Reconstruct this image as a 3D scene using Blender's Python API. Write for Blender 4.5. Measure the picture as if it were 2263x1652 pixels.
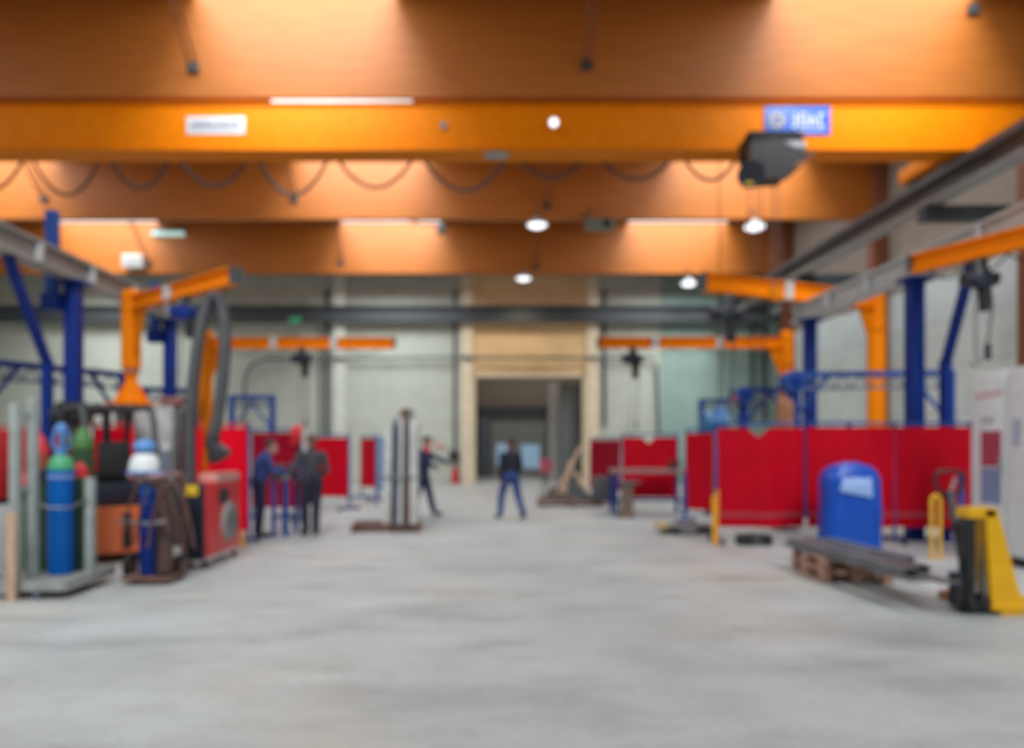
import bpy, bmesh, math, random
from mathutils import Vector, Matrix, noise

for o in list(bpy.data.objects):
    bpy.data.objects.remove(o)
scn = bpy.context.scene
COL = scn.collection
random.seed(7)
R = math.radians

# ------------------------------------------------------------------ camera, world, exposure
IMG_W, FPX = 2263, 1634.0          # the photograph's frame, focal length in its pixels
VPX, VPY, EYE = 1070.0, 986.0, 1.6
camd = bpy.data.cameras.new('camera')
cam = bpy.data.objects.new('camera', camd)
COL.objects.link(cam)
cam.location = (0, 0, EYE)
cam.rotation_euler = (R(90), 0, 0)
camd.sensor_width = 36.0
camd.lens = 36.0 * FPX / IMG_W
camd.shift_x = (1131.5 - VPX) / IMG_W
camd.shift_y = (VPY - 826.0) / IMG_W
camd.clip_end = 200
USE_DOF = True
camd.dof.use_dof = USE_DOF                      # the photograph is focused on something close by
camd.dof.focus_distance = 0.85
camd.dof.aperture_fstop = 2.45
scn.camera = cam

world = bpy.data.worlds.new('world')
scn.world = world
world.use_nodes = True
world.node_tree.nodes['Background'].inputs[0].default_value = (0.75, 0.85, 1.0, 1)
world.node_tree.nodes['Background'].inputs[1].default_value = 0.6

SKY_PANE = 1.12
scn.view_settings.view_transform = 'Standard'
scn.view_settings.look = 'None'
scn.view_settings.exposure = 0.35
scn.view_settings.gamma = 1.0
scn.view_settings.use_curve_mapping = False
scn.cycles.use_denoising = True
scn.cycles.max_bounces = 8
scn.cycles.diffuse_bounces = 5
scn.cycles.sample_clamp_indirect = 8.0


def area_light(name, loc, rot, sx, sy, power, color):
    l = bpy.data.lights.new(name, 'AREA')
    l.shape = 'RECTANGLE'
    l.size, l.size_y, l.energy, l.color = sx, sy, power, color
    o = bpy.data.objects.new(name, l)
    COL.objects.link(o)
    o.location, o.rotation_euler = loc, rot
    return o


# soft daylight from a bright hazy sky, falling through the roof panes from behind the viewer
sund = bpy.data.lights.new('hazy_sun', 'SUN')
sund.energy, sund.angle, sund.color = 5.0, R(40), (1.0, 0.99, 0.97)
suno = bpy.data.objects.new('hazy_sun', sund)
COL.objects.link(suno)
suno.rotation_euler = (R(90 - 36), 0, 0)


def at(px, py, d):
    return Vector(((px - VPX) / FPX * d, d, EYE + (VPY - py) / FPX * d))


def xx(px, d):
    return (px - VPX) / FPX * d


def zz(py, d):
    return EYE + (VPY - py) / FPX * d


# ------------------------------------------------------------------ materials
MATS = {}


def mat(name, col, rough=0.6, metal=0.0, var=0.12, scale=6.0, bump=0.0, stretch=(1, 1, 1), emit=None, strength=0, col2=None, spec=None, trans=0.0):
    if name in MATS:
        return MATS[name]
    m = bpy.data.materials.new(name)
    m.use_nodes = True
    nt = m.node_tree
    b = nt.nodes['Principled BSDF']
    b.inputs['Roughness'].default_value = rough
    b.inputs['Metallic'].default_value = metal
    if spec is not None:
        b.inputs['Specular IOR Level'].default_value = spec
    c = (*col, 1)
    if emit:
        b.inputs['Emission Color'].default_value = (*emit, 1)
        b.inputs['Emission Strength'].default_value = strength
    tc = nt.nodes.new('ShaderNodeTexCoord')
    mp = nt.nodes.new('ShaderNodeMapping')
    mp.inputs['Scale'].default_value = stretch
    nz = nt.nodes.new('ShaderNodeTexNoise')
    nz.inputs['Scale'].default_value = scale
    nz.inputs['Detail'].default_value = 5
    nt.links.new(tc.outputs['Object'], mp.inputs[0])
    nt.links.new(mp.outputs[0], nz.inputs['Vector'])
    rp = nt.nodes.new('ShaderNodeValToRGB')
    e0, e1 = rp.color_ramp.elements
    lo = col2 if col2 else tuple(v * (1 - var) for v in col)
    hi = col if col2 else tuple(min(1, v * (1 + var)) for v in col)
    e0.position, e1.position = 0.35, 0.65
    e0.color, e1.color = (*lo, 1), (*hi, 1)
    nt.links.new(nz.outputs['Fac'], rp.inputs[0])
    nt.links.new(rp.outputs[0], b.inputs['Base Color'])
    if bump:
        bp = nt.nodes.new('ShaderNodeBump')
        bp.inputs['Strength'].default_value = bump
        bp.inputs['Distance'].default_value = 0.02
        nt.links.new(nz.outputs['Fac'], bp.inputs['Height'])
        nt.links.new(bp.outputs[0], b.inputs['Normal'])
    MATS[name] = m
    return m


def floor_mat():
    m = bpy.data.materials.new('worn_concrete')
    m.use_nodes = True
    nt = m.node_tree
    L = nt.links.new
    b = nt.nodes['Principled BSDF']
    tc = nt.nodes.new('ShaderNodeTexCoord')

    def nz(scale, st=(1, 1, 1), det=6, rough=.6, loc=(0, 0, 0)):
        mp = nt.nodes.new('ShaderNodeMapping')
        mp.inputs['Scale'].default_value = st
        mp.inputs['Location'].default_value = loc
        n = nt.nodes.new('ShaderNodeTexNoise')
        n.inputs['Scale'].default_value = scale
        n.inputs['Detail'].default_value = det
        n.inputs['Roughness'].default_value = rough
        L(tc.outputs['Object'], mp.inputs[0])
        L(mp.outputs[0], n.inputs['Vector'])
        return n

    def ramp(src, p0, c0, p1, c1):
        r = nt.nodes.new('ShaderNodeValToRGB')
        r.color_ramp.elements[0].position, r.color_ramp.elements[1].position = p0, p1
        r.color_ramp.elements[0].color, r.color_ramp.elements[1].color = (*c0, 1), (*c1, 1)
        L(src, r.inputs[0])
        return r

    def mix(a, bb, fac, mode='MULTIPLY'):
        x = nt.nodes.new('ShaderNodeMix')
        x.data_type = 'RGBA'
        x.blend_type = mode
        L(a, x.inputs[6])
        L(bb, x.inputs[7])
        if isinstance(fac, float):
            x.inputs[0].default_value = fac
        else:
            L(fac, x.inputs[0])
        return x.outputs[2]
    base = ramp(nz(.55).outputs['Fac'], .3, (.44, .455, .445), .72, (.57, .59, .58))
    streak = ramp(nz(.8, (.6, 1.5, 1), 6, .62).outputs['Fac'], .30, (.62, .62, .62), .52, (1, 1, 1))
    smear = ramp(nz(1.9, (.7, 1.0, 1), 6, .65, (3, 8, 0)).outputs['Fac'], .28, (.78, .77, .75), .5, (1, 1, 1))
    c = mix(base.outputs[0], streak.outputs[0], .8)
    c = mix(c, smear.outputs[0], .8)
    dust = ramp(nz(.33, (1, 1, 1), 4, .55, (1.3, .4, 0)).outputs['Fac'], .5, (1, 1, 1), .68, (1.08, .98, .88))
    c = mix(c, dust.outputs[0], 1.0)
    fine = ramp(nz(14).outputs['Fac'], .3, (.88, .88, .88), .7, (1.0, 1.0, 1.0))
    c = mix(c, fine.outputs[0], 1.0)
    L(c, b.inputs['Base Color'])
    rr = ramp(nz(1.5).outputs['Fac'], .3, (.42, .42, .42), .7, (.62, .62, .62))
    L(rr.outputs[0], b.inputs['Roughness'])
    return m


def panel_mat(name, col, axis='Z', pitch=1.2, seam=.03, rough=.7, var=.08, dark=.72):
    """precast wall panels with dark joints"""
    m = bpy.data.materials.new(name)
    m.use_nodes = True
    nt = m.node_tree
    L = nt.links.new
    b = nt.nodes['Principled BSDF']
    b.inputs['Roughness'].default_value = rough
    tc = nt.nodes.new('ShaderNodeTexCoord')
    sp = nt.nodes.new('ShaderNodeSeparateXYZ')
    L(tc.outputs['Object'], sp.inputs[0])
    dv = nt.nodes.new('ShaderNodeMath'); dv.operation = 'DIVIDE'; dv.inputs[1].default_value = pitch
    fr = nt.nodes.new('ShaderNodeMath'); fr.operation = 'FRACT'
    lt = nt.nodes.new('ShaderNodeMath'); lt.operation = 'LESS_THAN'; lt.inputs[1].default_value = seam / pitch
    L(sp.outputs[axis], dv.inputs[0]); L(dv.outputs[0], fr.inputs[0]); L(fr.outputs[0], lt.inputs[0])
    n = nt.nodes.new('ShaderNodeTexNoise'); n.inputs['Scale'].default_value = 1.4; n.inputs['Detail'].default_value = 6
    L(tc.outputs['Object'], n.inputs['Vector'])
    rp = nt.nodes.new('ShaderNodeValToRGB')
    rp.color_ramp.elements[0].position, rp.color_ramp.elements[1].position = .3, .7
    rp.color_ramp.elements[0].color = (*[v * (1 - var) for v in col], 1)
    rp.color_ramp.elements[1].color = (*[v * (1 + var) for v in col], 1)
    L(n.outputs['Fac'], rp.inputs[0])
    mx = nt.nodes.new('ShaderNodeMix'); mx.data_type = 'RGBA'
    L(lt.outputs[0], mx.inputs[0]); L(rp.outputs[0], mx.inputs[6])
    mx.inputs[7].default_value = (*[v * dark for v in col], 1)
    L(mx.outputs[2], b.inputs['Base Color'])
    return m


def wood_beam_mat():
    """glued laminated timber: long horizontal lamellas with knots of grain"""
    m = bpy.data.materials.new('laminated_timber')
    m.use_nodes = True
    nt = m.node_tree
    L = nt.links.new
    b = nt.nodes['Principled BSDF']
    b.inputs['Roughness'].default_value = .55
    tc = nt.nodes.new('ShaderNodeTexCoord')
    mp = nt.nodes.new('ShaderNodeMapping'); mp.inputs['Scale'].default_value = (.9, 1, 14)
    n = nt.nodes.new('ShaderNodeTexNoise'); n.inputs['Scale'].default_value = 1.0; n.inputs['Detail'].default_value = 6
    L(tc.outputs['Object'], mp.inputs[0]); L(mp.outputs[0], n.inputs['Vector'])
    rp = nt.nodes.new('ShaderNodeValToRGB')
    rp.color_ramp.elements[0].position, rp.color_ramp.elements[1].position = .3, .7
    rp.color_ramp.elements[0].color = (.43, .122, .012, 1)
    rp.color_ramp.elements[1].color = (.54, .168, .018, 1)
    L(n.outputs['Fac'], rp.inputs[0])
    sp = nt.nodes.new('ShaderNodeSeparateXYZ'); L(tc.outputs['Object'], sp.inputs[0])
    dv = nt.nodes.new('ShaderNodeMath'); dv.operation = 'DIVIDE'; dv.inputs[1].default_value = .08
    fr = nt.nodes.new('ShaderNodeMath'); fr.operation = 'FRACT'
    lt = nt.nodes.new('ShaderNodeMath'); lt.operation = 'LESS_THAN'; lt.inputs[1].default_value = .08
    L(sp.outputs['Z'], dv.inputs[0]); L(dv.outputs[0], fr.inputs[0]); L(fr.outputs[0], lt.inputs[0])
    mx = nt.nodes.new('ShaderNodeMix'); mx.data_type = 'RGBA'
    L(lt.outputs[0], mx.inputs[0]); L(rp.outputs[0], mx.inputs[6])
    mx.inputs[7].default_value = (.35, .088, .009, 1)
    L(mx.outputs[2], b.inputs['Base Color'])
    return m


M_FLOOR = floor_mat()
M_WOODBEAM = wood_beam_mat()
M_WALL_G = panel_mat('green_grey_panels', (.49, .53, .46), 'Z', 2.4)
M_WALL_T = panel_mat('teal_grey_panels', (.28, .41, .37), 'Z', 2.4)
M_WALL_Y = panel_mat('tan_panels', (.82, .58, .31), 'Z', 2.4)
M_WALL_R = panel_mat('light_grey_panels', (.68, .75, .73), 'Z', 1.25, .035)
M_ROOF = mat('brown_roof_deck', (.14, .065, .04), .8)
M_COLW = mat('brown_timber', (.23, .075, .03), .6, var=.2, stretch=(8, 8, .6), scale=2)
M_CREAM = mat('cream_concrete', (.80, .69, .50), .7)
M_PALE = mat('pale_concrete', (.68, .72, .64), .7)
M_SLATE = mat('dark_slate_steel', (.06, .072, .08), .5, .3)
M_DKGREY = mat('dark_grey_steel', (.10, .11, .11), .45, .5)
M_GREY = mat('grey_painted_steel', (.33, .335, .32), .5)
M_GREYBEIGE = mat('grey_beige_paint', (.30, .285, .26), .5)
M_LTGREY = mat('light_grey_paint', (.55, .57, .56), .5)
M_WHITE = mat('white_paint', (.78, .80, .79), .45, var=.04)
M_ORANGE = mat('orange_enamel', (.90, .235, .0), .55, var=.05, spec=.12)
M_ORANGE2 = mat('deep_orange_enamel', (.72, .20, .0), .55, var=.06, spec=.12)
M_BLUE = mat('dark_blue_enamel', (.004, .026, .20), .5, var=.1, spec=.2)
M_BLUE2 = mat('mid_blue_enamel', (.02, .07, .28), .5, var=.1, spec=.2)
M_GASBLUE = mat('gas_blue_enamel', (.0, .105, .42), .45, var=.06, spec=.2)
M_LTBLUE = mat('light_blue_enamel', (.10, .27, .62), .45, var=.1)
M_GREENSH = mat('green_shoulder_enamel', (.07, .38, .17), .4, var=.1)
M_DKGREEN = mat('dark_green_enamel', (.03, .08, .03), .5, var=.15)
M_GREEN = mat('leaf_green_enamel', (.06, .19, .04), .5, var=.1)
M_RED = mat('red_enamel', (.62, .025, .03), .4, var=.08)
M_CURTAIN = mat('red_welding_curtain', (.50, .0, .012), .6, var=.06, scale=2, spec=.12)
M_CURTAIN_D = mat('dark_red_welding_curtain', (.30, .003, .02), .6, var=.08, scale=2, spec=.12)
M_CURTAIN_LIT = mat('lit_red_welding_curtain', (.78, .0, .016), .6, var=.04, scale=2, spec=.12)  # brighter red paints in the skylight falling on the near left screens
M_HEM = mat('dull_red_hem', (.40, .03, .05), .6)
M_BLACK = mat('black_paint', (.012, .013, .016), .45, var=.2)
M_NAVYBLK = mat('blue_black_plastic', (.012, .016, .03), .4, var=.2)
M_RUBBER = mat('black_rubber', (.018, .018, .018), .8, var=.2)
M_HOSE = mat('dark_grey_hose', (.055, .058, .062), .6, var=.1)
M_STEEL = mat('bare_steel', (.36, .37, .385), .35, .8, var=.12, stretch=(1, 1, 6))
M_STEELD = mat('dull_steel', (.20, .20, .205), .5, .6, var=.15)
M_STEELB = mat('blue_grey_steel', (.16, .18, .23), .45, .5, var=.15)
M_RUST = mat('rusty_steel', (.20, .105, .075), .8, .2, var=.3, scale=9)
M_PLATE = mat('mill_scale_plate', (.21, .215, .225), .4, .6, var=.15, scale=3)
M_PALLET = mat('pallet_wood', (.42, .24, .16), .8, var=.25, scale=5, stretch=(1, 6, 6))
M_PALLETD = mat('dark_pallet_wood', (.17, .085, .06), .85, var=.25, scale=5, stretch=(1, 6, 6))
M_PLANK = mat('raw_plank_wood', (.55, .38, .26), .8, var=.2, scale=4, stretch=(6, 6, 1))
M_YELLOW = mat('yellow_enamel', (.83, .43, .0), .4, var=.05)
M_YELLOWB = mat('yellow_sticker', (.75, .48, .02), .5, var=.05)
M_FKORANGE = mat('truck_orange_enamel', (.72, .17, .05), .45, var=.08)
M_TARP = mat('blue_plastic_sheet', (.0, .075, .47), .3, var=.08, scale=3)
M_TARPL = mat('pale_blue_highlight', (.30, .45, .80), .35, var=.15, scale=9)
M_TEALGLOW = mat('teal_tube_glow', (.5, .7, .65), .4, emit=(.55, .9, .85), strength=.5)
M_LAMP = mat('led_glow', (.9, .9, 1), .4, emit=(.9, .92, 1), strength=1.5)
M_WINDOWB = mat('blue_window_glow', (.25, .4, .55), .3, emit=(.35, .55, .75), strength=.28)
M_SIGNBLUE = mat('sign_blue', (.015, .12, .62), .4, var=.03)
M_SIGNWHT = mat('sign_white', (.72, .74, .78), .5, var=.03)
M_SIGNYEL = mat('sign_yellow', (.72, .62, .22), .5, var=.03)
M_INK = mat('dark_blue_ink', (.07, .09, .14), .5, var=.03)
M_INKRED = mat('red_ink', (.65, .18, .2), .5, var=.03)
M_LABELRED = mat('dull_red_label', (.42, .06, .10), .5, var=.05)
M_LABELBLU = mat('dull_blue_label', (.22, .29, .45), .5, var=.05)
M_EXIT = mat('green_sign', (.04, .26, .12), .5, emit=(.05, .4, .16), strength=.12)
M_SKIN = mat('skin', (.52, .28, .20), .55, var=.06, scale=20)
M_HAIRD = mat('dark_hair', (.03, .022, .018), .7, var=.3, scale=40)
M_HAIRG = mat('grey_brown_hair', (.12, .085, .065), .7, var=.3, scale=40)
M_EYE = mat('eye_white', (.6, .6, .58), .3)
M_CL_NAVY = mat('navy_workwear', (.012, .02, .065), .85, var=.2, scale=14, bump=.2)
M_CL_BLUE = mat('blue_workwear', (.025, .06, .22), .85, var=.2, scale=14, bump=.2)
M_CL_GREY = mat('charcoal_workwear', (.045, .046, .055), .85, var=.2, scale=14, bump=.2)
M_CL_DARK = mat('near_black_workwear', (.014, .015, .028), .85, var=.2, scale=14, bump=.2)
M_CL_RED = mat('red_cloth', (.45, .06, .07), .85, var=.15, scale=14)
M_BOOT = mat('dark_leather', (.02, .018, .018), .6, var=.2)
M_BROWNH = mat('brown_hose', (.085, .045, .035), .7, var=.25)
M_CABLE = mat('red_brown_cable', (.13, .06, .05), .6, var=.2)
M_SHUTTER = panel_mat('grey_shutter', (.30, .315, .30), 'Z', .35, .04)
M_DOORLEAF = mat('grey_door_leaf', (.13, .15, .155), .5, var=.06)
M_INNER = mat('brown_grey_plaster', (.22, .18, .145), .8)
M_INNERW = mat('grey_plaster', (.34, .34, .32), .8)
M_PANE = bpy.data.materials.new('daylit_roof_pane')
M_PANE.use_nodes = True
_nt = M_PANE.node_tree
_nt.nodes.remove(_nt.nodes['Principled BSDF'])
_tr = _nt.nodes.new('ShaderNodeBsdfTransparent')       # clear share of the daylight
_tr.inputs[0].default_value = (.92, .93, .95, 1)
_em = _nt.nodes.new('ShaderNodeEmission')              # share scattered by the milky pane
_em.inputs[0].default_value = (.90, .97, 1.0, 1)
_em.inputs[1].default_value = SKY_PANE
_ad = _nt.nodes.new('ShaderNodeAddShader')
_nt.links.new(_tr.outputs[0], _ad.inputs[0])
_nt.links.new(_em.outputs[0], _ad.inputs[1])
_nt.links.new(_ad.outputs[0], _nt.nodes['Material Output'].inputs[0])


# ------------------------------------------------------------------ mesh builder
class MB:
    def __init__(s):
        s.bm = bmesh.new()

    def _xf(s, verts, M):
        for v in verts:
            v.co = M @ v.co

    def box(s, c, size, rz=0, bev=0, M=None):
        r = bmesh.ops.create_cube(s.bm, size=1)
        vs = r['verts']
        for v in vs:
            v.co = Vector((v.co.x * size[0], v.co.y * size[1], v.co.z * size[2]))
        if bev:
            es = list({e for v in vs for e in v.link_edges})
            rr = bmesh.ops.bevel(s.bm, geom=es, offset=bev, segments=2, affect='EDGES', profile=.6)
            vs = list({v for f in rr['faces'] for v in f.verts} | {v for v in vs if v.is_valid})
        T = Matrix.Translation(Vector(c)) @ (M if M else Matrix.Rotation(rz, 4, 'Z'))
        s._xf(vs, T)
        return s

    def bx(s, x0, x1, y0, y1, z0, z1, bev=0):
        return s.box(((x0 + x1) / 2, (y0 + y1) / 2, (z0 + z1) / 2), (abs(x1 - x0), abs(y1 - y0), abs(z1 - z0)), 0, bev)

    def bar(s, p, q, w, h, up=(0, 0, 1), bev=0):
        """rectangular bar from p to q: w sideways, h along up"""
        p, q = Vector(p), Vector(q)
        z = (q - p).normalized()
        u = Vector(up)
        if abs(z.dot(u)) > .98:
            u = Vector((0, 1, 0))
        x = u.cross(z).normalized()
        y = z.cross(x)
        M = Matrix((x, y, z)).transposed().to_4x4()
        return s.box((p + q) / 2, (w, h, (q - p).length), 0, bev, M)

    def cone(s, p, q, r1, r2=None, seg=16):
        p, q = Vector(p), Vector(q)
        r2 = r1 if r2 is None else r2
        d = q - p
        M = Matrix.Translation((p + q) / 2) @ d.to_track_quat('Z', 'Y').to_matrix().to_4x4()
        bmesh.ops.create_cone(s.bm, cap_ends=True, segments=seg, radius1=r1, radius2=max(r2, 1e-4), depth=d.length, matrix=M)
        return s

    def ball(s, c, r, seg=14, sc=(1, 1, 1), M=None):
        T = Matrix.Translation(Vector(c)) @ (M or Matrix()) @ Matrix.Diagonal((*sc, 1))
        bmesh.ops.create_uvsphere(s.bm, u_segments=seg, v_segments=max(8, seg // 2 + 2), radius=r, matrix=T)
        return s

    def capsule(s, p, q, r1, r2, seg=12, flat=1.0):
        """tapered limb with rounded ends"""
        p, q = Vector(p), Vector(q)
        d = q - p
        L_ = max(d.length, 1e-4)
        rows = []
        n = 4
        for i in range(n + 1):
            a = -math.pi / 2 + i * (math.pi / 2) / n
            rows.append((r1 * math.cos(a), r1 * math.sin(a)))
        for i in range(n + 1):
            a = i * (math.pi / 2) / n
            rows.append((r2 * math.cos(a), L_ + r2 * math.sin(a)))
        M = Matrix.Translation(p) @ d.to_track_quat('Z', 'Y').to_matrix().to_4x4()
        s._rev(rows, seg, M, flat)
        return s

    def _rev(s, rows, seg, M, flat=1.0):
        rings = []
        for r, z in rows:
            if r < 1e-5:
                rings.append([s.bm.verts.new(M @ Vector((0, 0, z)))])
            else:
                rings.append([s.bm.verts.new(M @ Vector((r * math.cos(2 * math.pi * k / seg), flat * r * math.sin(2 * math.pi * k / seg), z))) for k in range(seg)])
        for a, b in zip(rings, rings[1:]):
            for k in range(seg):
                k2 = (k + 1) % seg
                if len(a) == 1 and len(b) == 1:
                    continue
                if len(a) == 1:
                    s.bm.faces.new((a[0], b[k2], b[k])) if True else None
                elif len(b) == 1:
                    s.bm.faces.new((a[k], a[k2], b[0]))
                else:
                    s.bm.faces.new((a[k], a[k2], b[k2], b[k]))
        for ring, fl in ((rings[0], True), (rings[-1], False)):
            if len(ring) > 1:
                s.bm.faces.new(ring[::-1] if fl else ring)

    def lathe(s, rows, c=(0, 0, 0), seg=24, M=None):
        s._rev(rows, seg, Matrix.Translation(Vector(c)) @ (M or Matrix()))
        return s

    def tube(s, pts, r, seg=8, rib=0.0, closed=False):
        pts = [Vector(p) for p in pts]
        rings = []
        prev = None
        for i, p in enumerate(pts):
            if closed:
                t = pts[(i + 1) % len(pts)] - pts[i - 1]
            else:
                t = pts[min(i + 1, len(pts) - 1)] - pts[max(i - 1, 0)]
            t.normalize()
            if prev is None:
                u = Vector((0, 0, 1)) if abs(t.z) < .9 else Vector((0, 1, 0))
                x = u.cross(t).normalized()
            else:
                x = (prev - t * prev.dot(t)).normalized()
            prev = x
            y = t.cross(x)
            rr = r * (1 + (rib if i % 2 else 0))
            rings.append([s.bm.verts.new(p + rr * (x * math.cos(2 * math.pi * k / seg) + y * math.sin(2 * math.pi * k / seg))) for k in range(seg)])
        prs = list(zip(rings, rings[1:])) + ([(rings[-1], rings[0])] if closed else [])
        for a, b in prs:
            for k in range(seg):
                s.bm.faces.new((a[k], a[(k + 1) % seg], b[(k + 1) % seg], b[k]))
        if not closed:
            s.bm.faces.new(rings[0][::-1])
            s.bm.faces.new(rings[-1])
        return s

    def prism(s, poly, depth, M):
        """polygon in local xy extruded along +z by depth, placed by M"""
        a = [s.bm.verts.new(M @ Vector((x, y, 0))) for x, y in poly]
        b = [s.bm.verts.new(M @ Vector((x, y, depth))) for x, y in poly]
        n = len(poly)
        s.bm.faces.new(a[::-1])
        s.bm.faces.new(b)
        for i in range(n):
            s.bm.faces.new((a[i], a[(i + 1) % n], b[(i + 1) % n], b[i]))
        return s

    def sheet(s, nu, nv, fn, thick):
        """grid surface fn(u,v)->(point, normal) given thickness"""
        F, B = [], []
        for j in range(nv + 1):
            rf, rb = [], []
            for i in range(nu + 1):
                p, n = fn(i / nu, j / nv)
                rf.append(s.bm.verts.new(p + n * thick / 2))
                rb.append(s.bm.verts.new(p - n * thick / 2))
            F.append(rf)
            B.append(rb)
        f = s.bm.faces.new
        for j in range(nv):
            for i in range(nu):
                f((F[j][i], F[j][i + 1], F[j + 1][i + 1], F[j + 1][i]))
                f((B[j][i], B[j + 1][i], B[j + 1][i + 1], B[j][i + 1]))
        for i in range(nu):
            f((F[0][i + 1], F[0][i], B[0][i], B[0][i + 1]))
            f((F[nv][i], F[nv][i + 1], B[nv][i + 1], B[nv][i]))
        for j in range(nv):
            f((F[j][0], F[j + 1][0], B[j + 1][0], B[j][0]))
            f((F[j + 1][nu], F[j][nu], B[j][nu], B[j + 1][nu]))
        return s


def pmat(parent):
    M = Matrix()
    ch = []
    p = parent
    while p:
        ch.append(p)
        p = p.parent
    for p in reversed(ch):
        M = M @ Matrix.Translation(p.location) @ p.rotation_euler.to_matrix().to_4x4()
    return M


def obj(name, mb, m, parent=None, world=False, label=None, smooth=40, loc=None):
    """world=True: the geometry was built in world coordinates"""
    if world and parent:
        mb._xf(mb.bm.verts, pmat(parent).inverted())
    bmesh.ops.recalc_face_normals(mb.bm, faces=mb.bm.faces)
    me = bpy.data.meshes.new(name)
    mb.bm.to_mesh(me)
    mb.bm.free()
    me.materials.append(m)
    if smooth:
        me.shade_smooth()
        me.set_sharp_from_angle(angle=R(smooth))
    o = bpy.data.objects.new(name, me)
    COL.objects.link(o)
    if parent:
        o.parent = parent
    if loc:
        o.location = loc
    if label:
        o['label'] = label
    return o


def tag(o, label, cat, group=None, kind=None):
    o['label'] = label
    o['category'] = cat
    if group:
        o['group'] = group
    if kind:
        o['kind'] = kind
    return o


def thing(name, label, cat, loc=(0, 0, 0), rz=0, group=None, kind=None):
    o = bpy.data.objects.new(name, None)
    COL.objects.link(o)
    o.empty_display_size = .2
    o.location = loc
    o.rotation_euler = (0, 0, rz)
    return tag(o, label, cat, group, kind)


def struct(name, mb, m, label, cat, parent=None, world=False):
    o = obj(name, mb, m, parent, world)
    if not parent:
        tag(o, label, cat, None, 'structure')
    return o


def dup_mesh(src, loc, rz=None, label=None, group=None):
    c = src.copy()
    COL.objects.link(c)
    c.location = loc
    if rz is not None:
        c.rotation_euler = (0, 0, rz)
    if label:
        c['label'] = label
    if group:
        c['group'] = group
    for ch in src.children:
        k = ch.copy()
        COL.objects.link(k)
        k.parent = c
        for g in ch.children:
            q = g.copy()
            COL.objects.link(q)
            q.parent = k
    return c


# ------------------------------------------------------------------ setting
D1, D2, D3, DW = 15.07, 23.1, 30.4, 32.0      # depths of the three roof beams in view and of the back wall
XR, XL, YF, ZR = 12.6, -22.0, -9.0, 10.8      # side walls, wall behind the camera, roof height
BB = EYE + 7.11                                # underside of the roof beams

struct('floor', MB().bx(XL - .3, XR + .3, YF - .3, 42, -.2, 0), M_FLOOR, 'worn light grey concrete floor of the workshop', 'floor')
OX0, OX1, OZ = xx(1045, DW), xx(1295, DW), zz(826, DW)
CX1, CX2, CX3 = xx(752, DW), xx(1033, DW), xx(1308, DW)
w = struct('wall_back', MB().bx(XL, CX2, DW, DW + .3, 0, ZR), M_WALL_G, 'green grey panel wall at the far end of the hall', 'wall')
struct('wall_panel', MB().bx(CX2, CX3, DW, DW + .3, OZ, ZR), M_WALL_Y, '', '', w)
struct('wall_panel', MB().bx(CX2, OX0, DW, DW + .3, 0, OZ).bx(OX1, CX3, DW, DW + .3, 0, OZ), M_CREAM, '', '', w)
struct('wall_panel', MB().bx(CX3, xx(1460, DW), DW, DW + .3, 0, ZR), M_WALL_G, '', '', w)
struct('wall_panel', MB().bx(xx(1460, DW), XR + .3, DW, DW + .3, 0, ZR), M_WALL_T, '', '', w)
wr_ = struct('wall_right', MB().bx(XR, XR + .3, YF, DW, 0, 6.25), M_WALL_R, 'light grey panel wall along the right side of the hall, beige above, darkened for shade', 'wall')
struct('wall_panel', MB().bx(XR, XR + .3, YF, DW, 6.25, ZR), panel_mat('shaded_beige_panels', (.33, .285, .235), 'Z', 1.1, .04), '', '', wr_)  # upper band coloured darker for the shade around beams and crane rail
struct('wall_left', MB().bx(XL - .3, XL, YF, DW, 0, ZR), M_WALL_G, 'green grey panel wall along the left side of the hall', 'wall')
struct('wall_front', MB().bx(XL, -6, YF - .3, YF, 0, ZR).bx(6, XR, YF - .3, YF, 0, ZR).bx(-6, 6, YF - .3, YF, 5.8, ZR), M_WALL_G, 'panel wall behind the viewer, its gate opening added to let light in', 'wall')  # unseen gate opening, added for soft light from behind the camera

# roof with daylight strips
strips = [(-17.6, -13.4), (-5.9, -1.8), (5.9, 10.0)]
cl = MB()
xs = [XL] + [v for st in strips for v in st] + [XR]
for a, b in zip(xs[0::2], xs[1::2]):
    cl.bx(a, b, YF, DW, ZR, ZR + .25)
YSK0, YSK1 = -6.0, D3
for a, b in strips:
    cl.bx(a, b, YF, YSK0, ZR, ZR + .25)
    cl.bx(a, b, YSK1, DW, ZR, ZR + .25)
struct('ceiling', cl, M_ROOF, 'dark brown roof deck above the beams', 'ceiling')
for i, (a, b) in enumerate(strips):
    wn = struct('window_%d' % (i + 1), MB().bx(a, b, YSK0, YSK1, ZR + .06, ZR + .1), M_PANE, 'bright daylight strip in the roof, %s' % ('furthest left', 'over the left half of the aisle', 'over the right side')[i], 'skylight')
    fm = MB()
    for y in (YSK0, 0, 7.5, YSK1):
        fm.bx(a, b, y - .04, y + .04, ZR + .0, ZR + .06)
    obj('window_frame', fm, M_LTGREY, wn)

bd = ['with the orange crane girder running just below it', 'second from the viewer, behind the orange crane girder', 'furthest from the viewer, closest to the back wall']
for i, d in enumerate((D1, D2, D3)):
    bm_ = MB().bx(XL, XR - .05, d, d + .26, BB, ZR, .015)
    o = struct('roof_beam', bm_, M_WOODBEAM, 'deep orange brown laminated timber roof beam, ' + bd[i], 'beam')
for d in (7.3,):
    struct('roof_beam', MB().bx(XL, XR - .05, d, d + .26, BB, ZR, .015), M_WOODBEAM, 'deep laminated timber roof beam overhead, out of the picture', 'beam')

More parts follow.
